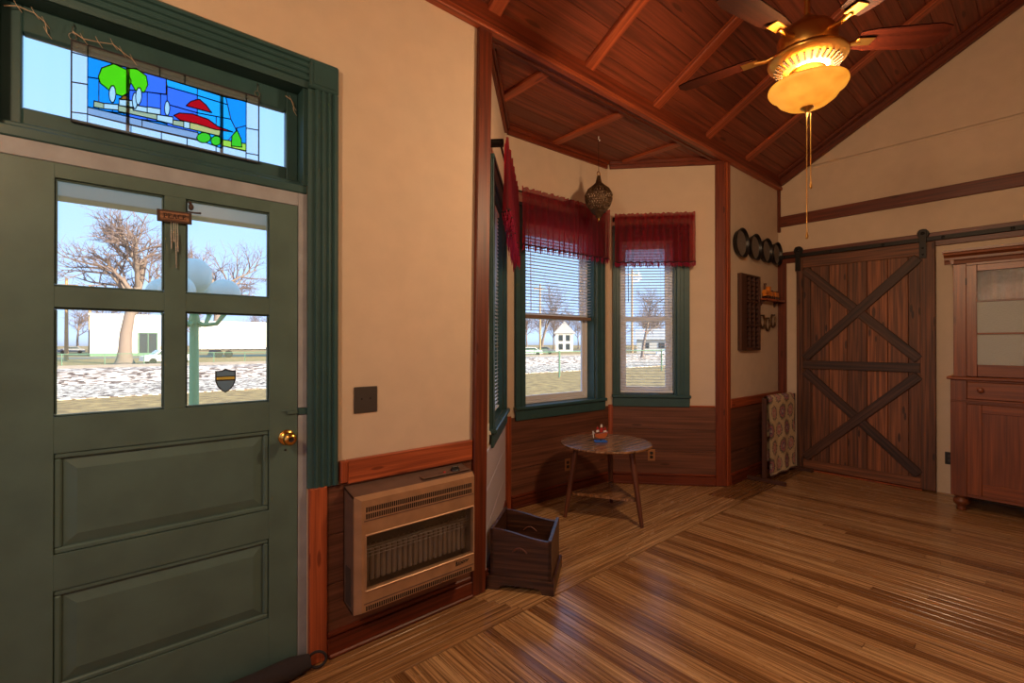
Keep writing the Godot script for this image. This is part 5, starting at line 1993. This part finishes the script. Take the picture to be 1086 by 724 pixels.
	for e in [[0.15, 0.25], [0.27, 0.37]]:
		b = mb()
		b.span(Vector3(e[0], 0.03, -0.02), Vector3(e[1], 0.05, 0.02), 0.003)
		b.span(Vector3(e[0] + 0.005, 0.05, -0.018), Vector3(e[1] - 0.005, 0.085, 0.018), 0.003)
		obj("wagon", b, M.amber_wood, cv)
		b = mb()
		for k in 3:
			b.ball(Vector3(e[0] + 0.025 + 0.025 * k, 0.09, 0.004 * (k % 2)), Vector3(0.014, 0.012, 0.014), 8, 6)
		obj("load", b, M.rack_wood, cv)
	for x in [0.025, 0.065, 0.108, 0.17, 0.23, 0.29, 0.35]:
		for z in [-0.026, 0.02]:
			b = mb(Transform3D(Basis(Vector3.RIGHT, PI / 2), Vector3(x, 0.018, z)))
			b.sharp([Vector2(0, 0), Vector2(0.018, 0), Vector2(0.018, 0.006), Vector2(0, 0.006)], 12)
			obj("wheel", b, M.rack_wood, cv)

	# horseshoes on a hook plate
	for e in [[5.505, 1.665, 0.2, "rusty horseshoe on the wall below the shelf, leaning toward the tray"], [5.655, 1.64, -0.12, "rusty horseshoe on the wall below the shelf, middle of the three"], [5.81, 1.68, -0.2, "rusty horseshoe on the wall below the shelf, nearest the corner"]]:
		var o := thing("horseshoe", e[3], "horseshoe", Transform3D(Basis(Vector3(0, 0, 1), e[2]), Vector3(e[0], e[1], 0.016)), "horseshoes under the little shelf")
		b = mb()
		var pts := []
		for k in 21:
			var a := lerpf(-0.62, PI + 0.62, k / 20.0) + PI
			pts.append(Vector3(cos(a) * 0.062 * (1.0 if absf(k - 10) < 8 else 0.86), -sin(a) * -0.085 + 0.0, 0.0))
		b.tube(pts, [0.012], 8)
		obj("shoe", b, M.filigree, o)
		b = mb(Transform3D(Basis(Vector3.RIGHT, PI / 2), Vector3(0, 0.055, -0.014)))
		b.lathe([Vector2(0.006, 0.0), Vector2(0.006, 0.03), Vector2(0.0, 0.032)], 8)
		obj("nail", b, M.black_iron, o)

	# filigree lantern on a cord from the bay ceiling
	var o := thing("hanging_lantern", "onion-shaped pierced metal lantern hung in the bay", "lantern", at(3.323, 0, -0.511))
	b = mb()
	b.tube([Vector3(0, 2.935, 0), Vector3(0, 3.235, 0)], [0.0022], 5)
	obj("cord", b, M.black_iron, o)
	b = mb()
	b.tube([Vector3(0, 3.25, 0), Vector3(0, 3.225, 0), Vector3(0.014, 3.212, 0), Vector3(0.018, 3.226, 0)], [0.004], 6)
	obj("ceiling_hook", b, M.white_plastic, o)
	b = mb()
	var rp := []
	for k in 17:
		rp.append(Vector3(cos(TAU * k / 16) * 0.02, 2.915 + sin(TAU * k / 16) * 0.02, 0))
	b.tube(rp, [0.004], 6)
	obj("top_ring", b, M.brass, o)
	var prof := [Vector2(0.012, 2.895), Vector2(0.018, 2.86), Vector2(0.024, 2.835), Vector2(0.05, 2.81), Vector2(0.095, 2.775), Vector2(0.12, 2.725), Vector2(0.118, 2.68), Vector2(0.095, 2.625), Vector2(0.06, 2.58), Vector2(0.025, 2.545), Vector2(0.014, 2.52)]
	b = mb()
	for sg in [-1.0, 1.0]:
		for k in 30:
			var pts := []
			for i in prof.size():
				var a: float = TAU * k / 30 + sg * i * 0.16
				pts.append(Vector3(cos(a) * prof[i].x, prof[i].y, sin(a) * prof[i].x))
			b.tube(pts, [0.0042], 4, false)
	for i in range(2, prof.size() - 1):
		var ring := []
		for k in 25:
			ring.append(Vector3(cos(TAU * k / 24) * prof[i].x, prof[i].y, sin(TAU * k / 24) * prof[i].x))
		b.tube(ring, [0.0048], 4, false)
	obj("filigree_cage", b, M.filigree, o)
	b = mb()
	b.lathe([Vector2(0.0, 2.49), Vector2(0.007, 2.497), Vector2(0.01, 2.51), Vector2(0.014, 2.53), Vector2(0.022, 2.548), Vector2(0.0, 2.552)], 16)
	obj("bottom_finial", b, M.brass, o)
	b = mb()
	b.lathe([Vector2(0.026, 2.832), Vector2(0.022, 2.85), Vector2(0.014, 2.875), Vector2(0.010, 2.9), Vector2(0.0, 2.902)], 16)
	obj("top_cap", b, M.filigree, o)

# ---------------------------------------------------------------- blinds and valances
func build_window_dressing() -> void:
	var fr := [frame(c0, c1), frame(c1, c2), frame(c2, c3)]
	# opening x0 x1, bottom of blind, top
	var bl := [[0.352, 1.098, 0.90, 2.45], [0.232, 1.108, 1.635, 2.48], [0.132, 0.652, 0.91, 2.45]]
	var lab := ["white mini blind hanging full length in the edge-on bay window", "white mini blind raised halfway in the middle bay window", "white mini blind hanging full length in the narrow bay window"]
	for i in 3:
		var e: Array = bl[i]
		var o := thing("mini_blind", lab[i], "blind", off(fr[i], e[0], e[2], -0.045), "mini blinds in the bay windows")
		var w: float = e[1] - e[0]
		var h: float = e[3] - e[2]
		var b := mb()
		b.span(Vector3(0, h - 0.028, -0.014), Vector3(w, h, 0.016), 0.002)
		obj("head_rail", b, M.blind_slat, o)
		b = mb()
		b.span(Vector3(0, 0.0, -0.014), Vector3(w, 0.03 if i == 1 else 0.016, 0.016), 0.003)
		obj("bottom_rail", b, M.blind_rail_brown if i == 1 else M.blind_slat, o)
		b = mb()
		var y := 0.045
		var tilt := -0.21
		while y < h - 0.035:
			b.xf = Transform3D(Basis(Vector3.RIGHT, tilt), Vector3(0, y, 0))
			b.box(Vector3(w * 0.5, 0, 0), Vector3(w, 0.001, 0.025))
			y += 0.029
		obj("slats", b, M.blind_slat, o).set_meta("kind", "stuff")
		for x in [0.12, w - 0.12]:
			b = mb()
			b.tube([Vector3(x, 0.01, 0.014), Vector3(x, h - 0.03, 0.014)], [0.0011], 4)
			obj("ladder_cord", b, M.cord_white, o)
		b = mb()
		b.tube([Vector3(0.075, h - 0.03, 0.022), Vector3(0.078, h - 0.62 if i != 1 else h - 0.78, 0.024)], [0.004], 6)
		obj("tilt_wand", b, M.plate_dark if i == 2 else M.cord_white, o)
	# valances on rods; x0 x1, rod height, drop at each end
	var vs := [[0.22, 1.2, 2.66, 0.42, 0.54, "burgundy sheer valance with long tassels, edge-on above the near bay window"], [0.09, 1.225, 2.70, 0.46, 0.46, "wide burgundy sheer valance with fringe over the middle bay window"], [0.06, 0.835, 2.665, 0.45, 0.46, "burgundy sheer valance with fringe over the narrow bay window"]]
	for i in 3:
		var e: Array = vs[i]
		var w: float = e[1] - e[0]
		var rd := thing("curtain_rod", ["thin dark rod of the edge-on valance", "thin dark rod of the wide middle valance", "thin dark rod of the narrow window's valance"][i], "curtain rod", off(fr[i], e[0], e[2], 0.0), "rods of the bay valances")
		var b := mb()
		b.tube([Vector3(-0.005, 0, 0.072), Vector3(w + 0.005, 0, 0.072)], [0.007], 8)
		obj("rod", b, M.black_iron, rd)
		for x in [0.0, w]:
			b = mb()
			b.tube([Vector3(x, 0, 0.0), Vector3(x, 0, 0.072)], [0.007], 6)
			b.box(Vector3(x, 0, 0.006), Vector3(0.02, 0.05, 0.012), 0.003)
			obj("bracket", b, M.black_iron, rd)
		if i != 2:
			b = mb()
			b.span(Vector3(w * (0.52 if i == 1 else 0.03), -0.01, 0.0), Vector3(w * (0.52 if i == 1 else 0.03) + 0.03, 0.035, 0.09), 0.004)
			obj("center_support", b, M.black_iron, rd)
		var va := thing("window_valance", e[5], "valance", off(fr[i], e[0], e[2], 0.072), "burgundy valances in the bay")
		var nu := 120
		var nv := 14
		b = mb()
		var hem := mb()
		for j in nv + 1:
			for k in nu + 1:
				var u := float(k) / nu
				var tt := float(j) / nv
				var drop: float = lerpf(e[3], e[4], u)
				var amp := 0.013 + 0.012 * tt
				var zz := amp * sin(u * w * 95.0 + 1.3 * sin(u * 9.0 + i)) + 0.006 * sin(u * w * 41.0 + tt * 2.0)
				var yy := 0.03 - tt * (drop + 0.03)
				if j == 0: yy += 0.004 * sin(u * w * 150.0)
				b.v.append(Vector3(u * w, yy, zz + 0.036))
				b.t.append(Vector2(u, tt))
		for j in nv + 1:
			for k in nu + 1:
				var du := b.v[j * (nu + 1) + mini(k + 1, nu)] - b.v[j * (nu + 1) + maxi(k - 1, 0)]
				var dv := b.v[mini(j + 1, nv) * (nu + 1) + k] - b.v[maxi(j - 1, 0) * (nu + 1) + k]
				b.n.append(dv.cross(du).normalized())
		for j in nv:
			for k in nu:
				var a := j * (nu + 1) + k
				b.tri_auto(a, a + 1, a + nu + 2)
				b.tri_auto(a, a + nu + 2, a + nu + 1)
		obj("sheer_cloth", b, M.burgundy_sheer, va)
		var edge := []
		for k in nu + 1:
			edge.append(b.v[nv * (nu + 1) + k])
		hem.tube(edge, [0.006], 5)
		obj("hem_band", hem, M.burgundy_hem, va)
		var fg := mb()
		for k in range(0, nu + 1, 1):
			var p: Vector3 = edge[k]
			var l := rng.randf_range(0.035, 0.055) * (2.4 if i == 0 and k > nu * 0.35 else 1.0)
			fg.tube([p, p + Vector3(rng.randf_range(-0.004, 0.004), -l * 0.6, 0.002), p + Vector3(rng.randf_range(-0.006, 0.006), -l, rng.randf_range(-0.004, 0.006))], [0.003, 0.0035, 0.0015], 4, false)
		obj("fringe", fg, M.burgundy_fringe, va).set_meta("kind", "stuff")

# ---------------------------------------------------------------- things on and in the entry door
func ring_strip(b: MB, poly: PackedVector2Array, wd: float, z0: float, z1: float) -> void:
	var p := poly
	if Geometry2D.is_polygon_clockwise(p): p.reverse()
	var n := p.size()
	for i in n:
		var a := p[i]
		var c := p[(i + 1) % n]
		var d := (c - a)
		if d.length() < 1e-5: continue
		d = d.normalized()
		var s := Vector2(-d.y, d.x) * wd * 0.5
		var e := d * wd * 0.3
		var q := [a - s - e, c - s + e, c + s + e, a + s - e]
		for z in [z0, z1]:
			var pts := []
			for v in q: pts.append(Vector3(v.x, v.y, z))
			b.face(pts, Vector3(0, 0, 1 if z == z1 else -1))
		for k in 4:
			var u: Vector2 = q[k]
			var v: Vector2 = q[(k + 1) % 4]
			var o := v - u
			b.face([Vector3(u.x, u.y, z0), Vector3(v.x, v.y, z0), Vector3(v.x, v.y, z1), Vector3(u.x, u.y, z1)], Vector3(o.y, -o.x, 0).normalized())

func lettering(txt: String, size: float, depth: float, m: Material, parent: Node, xf: Transform3D, called: String) -> void:
	var t := TextMesh.new()
	t.text = txt
	var sf := SystemFont.new()
	sf.font_names = PackedStringArray(["Droid Serif"])
	t.font = sf
	t.font_size = 32
	t.pixel_size = size / 32.0
	t.depth = depth
	var o := MeshInstance3D.new()
	o.name = called
	o.mesh = t
	o.material_override = m
	o.transform = xf
	parent.add_child(o, true)

func build_door_things() -> void:
	# leaded glass panel hung in the transom
	var g := thing("stained_glass_panel", "stained glass landscape with green tree and red roofs hung in the transom", "stained glass", at(-0.089, 2.179, -0.064))
	var front: Array = []
	var lead := mb()
	for e in LEADED:
		var poly := PackedVector2Array()
		for i in range(0, e[1].size(), 2):
			poly.append(Vector2(e[1][i], e[1][i + 1]))
		if Geometry2D.is_polygon_clockwise(poly): poly.reverse()
		var pieces := [poly]
		for f in front:
			var nx := []
			for p in pieces:
				var res := Geometry2D.clip_polygons(p, f)
				var holed := false
				for r in res:
					if Geometry2D.is_polygon_clockwise(r): holed = true
				if holed:
					# a piece wholly inside another: split the outer one through it first
					var mid := 0.0
					for v in f: mid += v.x / f.size()
					res = []
					for half in [P2([-50, -50, mid, -50, mid, 400, -50, 400]), P2([mid, -50, 700, -50, 700, 400, mid, 400])]:
						for q in Geometry2D.intersect_polygons(p, half):
							res.append_array(Geometry2D.clip_polygons(q, f))
				for r in res:
					if not Geometry2D.is_polygon_clockwise(r): nx.append(r)
			pieces = nx
		if Geometry2D.is_polygon_clockwise(poly): poly.reverse()
		front.append(poly)
		for p in pieces:
			var pp := PackedVector2Array()
			for v in p:
				pp.append(v * 0.001)
			var area := 0.0
			for i in pp.size():
				area += pp[i].cross(pp[(i + 1) % pp.size()])
			if absf(area) < 1.5e-5 or Geometry2D.triangulate_polygon(pp).is_empty(): continue
			var b := mb()
			b.prism(pp, -0.0015, 0.0015)
			obj("clear_bevel" if e[0] == "clear" else "glass_piece", b, M.clear_glass if e[0] == "clear" else M["glass_" + e[0]], g)
			ring_strip(lead, pp, 0.0026, -0.0026, 0.0028)
	obj("lead_came", lead, M.lead, g)
	var b := mb()
	for e in [[-0.003, 0.586, -0.003, 0.001], [-0.003, 0.586, 0.277, 0.281], [-0.003, 0.001, 0.001, 0.277], [0.582, 0.586, 0.001, 0.277]]:
		b.span(Vector3(e[0], e[2], -0.004), Vector3(e[1], e[3], 0.004), 0.001)
	obj("border_came", b, M.lead, g)
	for x in [0.002, 0.578]:
		b = mb()
		var pts := []
		for k in 13:
			pts.append(Vector3(x + cos(TAU * k / 12) * 0.01, 0.293 + sin(TAU * k / 12) * 0.012, 0.0))
		b.tube(pts, [0.0016], 5, false)
		b.tube([Vector3(x, 0.305, 0), Vector3(x, 0.325, 0.003), Vector3(x + 0.006, 0.33, -0.006), Vector3(x + 0.002, 0.342, -0.01)], [0.0016], 5)
		obj("hanging_hook", b, M.wire_steel, g)

	# dry twigs tucked along the top of the transom
	for e in [[[-0.087, 2.487, -0.06], [-0.06, 2.472, -0.058], [-0.02, 2.476, -0.056], [0.02, 2.486, -0.058], [0.045, 2.47, -0.06], [0.075, 2.452, -0.058]], [[-0.25, 2.5, -0.06], [-0.22, 2.512, -0.058], [-0.18, 2.508, -0.06], [-0.155, 2.488, -0.06], [-0.15, 2.455, -0.06]], [[0.6, 2.5, -0.06], [0.622, 2.488, -0.056], [0.632, 2.462, -0.055], [0.635, 2.44, -0.056]]]:
		var xs: Array = e
		var lab: String = {-0.087: "dry twig hooked above the tree of the stained glass", -0.25: "dry twig in the upper corner of the transom at the picture's edge", 0.6: "dry twig in the transom corner nearest the plaster wall"}[xs[0][0]]
		var o := thing("dry_twig", lab, "twig", Transform3D(), "dry twigs along the transom")
		b = mb()
		var pts := []
		for q in xs: pts.append(Vector3(q[0], q[1], q[2]))
		b.tube(pts, [0.0022, 0.0018, 0.0012], 5)
		obj("stem", b, M.twig, o)
		b = mb()
		for k in range(1, pts.size()):
			b.tube([pts[k], pts[k] + Vector3(0.012, -0.018, 0.002)], [0.0012, 0.0006], 4)
			b.tube([pts[k], pts[k] + Vector3(-0.008, 0.016, 0.003)], [0.0012, 0.0006], 4)
		obj("side_shoots", b, M.twig, o).set_meta("kind", "stuff")

	# PEACE sign on the middle muntin
	var sxf := Transform3D(Basis(Vector3(0, 0, 1), 0.02), Vector3(0.196, 1.881, 0.006))
	var s := thing("peace_sign", "small wooden sign reading PEACE on the door's middle muntin", "sign", sxf)
	b = mb()
	b.span(Vector3(-0.053, -0.022, 0.0), Vector3(0.053, 0.022, 0.008), 0.001)
	obj("frame_board", b, M.sign_frame, s)
	b = mb()
	b.span(Vector3(-0.044, -0.0155, 0.008), Vector3(0.044, 0.0155, 0.0095))
	obj("face_board", b, M.sign_board, s)
	lettering("PEACE", 0.0225, 0.002, M.sign_ink, s, Transform3D(Basis(), Vector3(0, 0, 0.0105)), "lettering")
	for e in [[-0.012, 0.1], [-0.004, 0.075], [0.002, 0.17], [0.008, 0.11]]:
		b = mb()
		b.tube([Vector3(e[0], -0.02, 0.006), Vector3(e[0], -0.02 - e[1] * 0.4, 0.006)], [0.0007], 4)
		var ch := obj("cord", b, M.cord_white, s)
		b = mb()
		b.tube([Vector3(e[0], -0.02 - e[1] * 0.35, 0.006), Vector3(e[0], -0.02 - e[1], 0.006)], [0.0024], 6)
		obj("chime_bar", b, M.wire_steel, ch)
	var bd := thing("metal_bird", "tiny dark metal bird perched above the PEACE sign", "ornament", at(0.247, 1.915, 0.004))
	b = mb()
	b.ball(Vector3(0, 0.012, 0.006), Vector3(0.009, 0.013, 0.007), 10, 8)
	b.ball(Vector3(-0.003, 0.028, 0.006), Vector3(0.006, 0.006, 0.006), 8, 6)
	b.tube([Vector3(-0.008, 0.029, 0.006), Vector3(-0.015, 0.028, 0.006)], [0.002, 0.0005], 5)
	obj("body", b, M.sign_frame, bd)
	b = mb()
	b.tube([Vector3(-0.012, -0.006, 0.004), Vector3(0.01, -0.008, 0.006), Vector3(0.032, -0.006, 0.006)], [0.003, 0.003, 0.004], 6)
	obj("perch", b, M.sign_frame, bd)

	# shield sticker on the lower pane
	var k := thing("shield_sticker", "dark blue shield sticker with gold band on the lower door pane", "sticker", at(0.367, 1.212, -0.0215))
	b = mb()
	b.prism(P2([-0.036, 0.088, -0.014, 0.09, 0.0, 0.096, 0.014, 0.09, 0.036, 0.088, 0.036, 0.05, 0.028, 0.026, 0.014, 0.009, 0.0, 0.0, -0.014, 0.009, -0.028, 0.026, -0.036, 0.05]), 0.0, 0.001)
	obj("edge", b, M.badge_black, k)
	b = mb()
	b.prism(P2([-0.031, 0.083, -0.012, 0.085, 0.0, 0.09, 0.012, 0.085, 0.031, 0.083, 0.031, 0.067, -0.031, 0.067]), 0.001, 0.0014)
	obj("upper_field", b, M.badge_blue, k)
	b = mb()
	b.span(Vector3(-0.031, 0.053, 0.001), Vector3(0.031, 0.063, 0.0014))
	obj("gold_band", b, M.badge_gold, k)
	b = mb()
	b.prism(P2([-0.031, 0.048, 0.031, 0.048, 0.024, 0.028, 0.011, 0.012, 0.0, 0.005, -0.011, 0.012, -0.024, 0.028]), 0.001, 0.0014)
	obj("lower_field", b, M.badge_blue, k)

	# draught stopper along the door's foot
	var ds := thing("draft_stopper", "black cloth draft stopper with end loop at the foot of the entry door", "draft stopper", at(0, 0, 0))
	b = mb()
	var pts := []
	var rad := []
	for i in 15:
		var t := i / 14.0
		pts.append(Vector3(-0.3 + 0.97 * t, 0.043 + 0.002 * sin(i * 1.7), 0.05 + 0.004 * sin(i * 1.3)))
		rad.append(0.042 if i < 14 else 0.03)
	b.tube(pts, rad, 14)
	obj("cloth_roll", b, M.black_cloth, ds)
	b = mb()
	var lp := []
	for i in 15:
		var a := TAU * i / 14
		lp.append(Vector3(0.70 + cos(a) * 0.034, 0.042 + sin(a) * 0.034, 0.06 + 0.014 * cos(a)))
	b.tube(lp, [0.006], 6, false)
	obj("end_loop", b, M.black_cloth, ds)
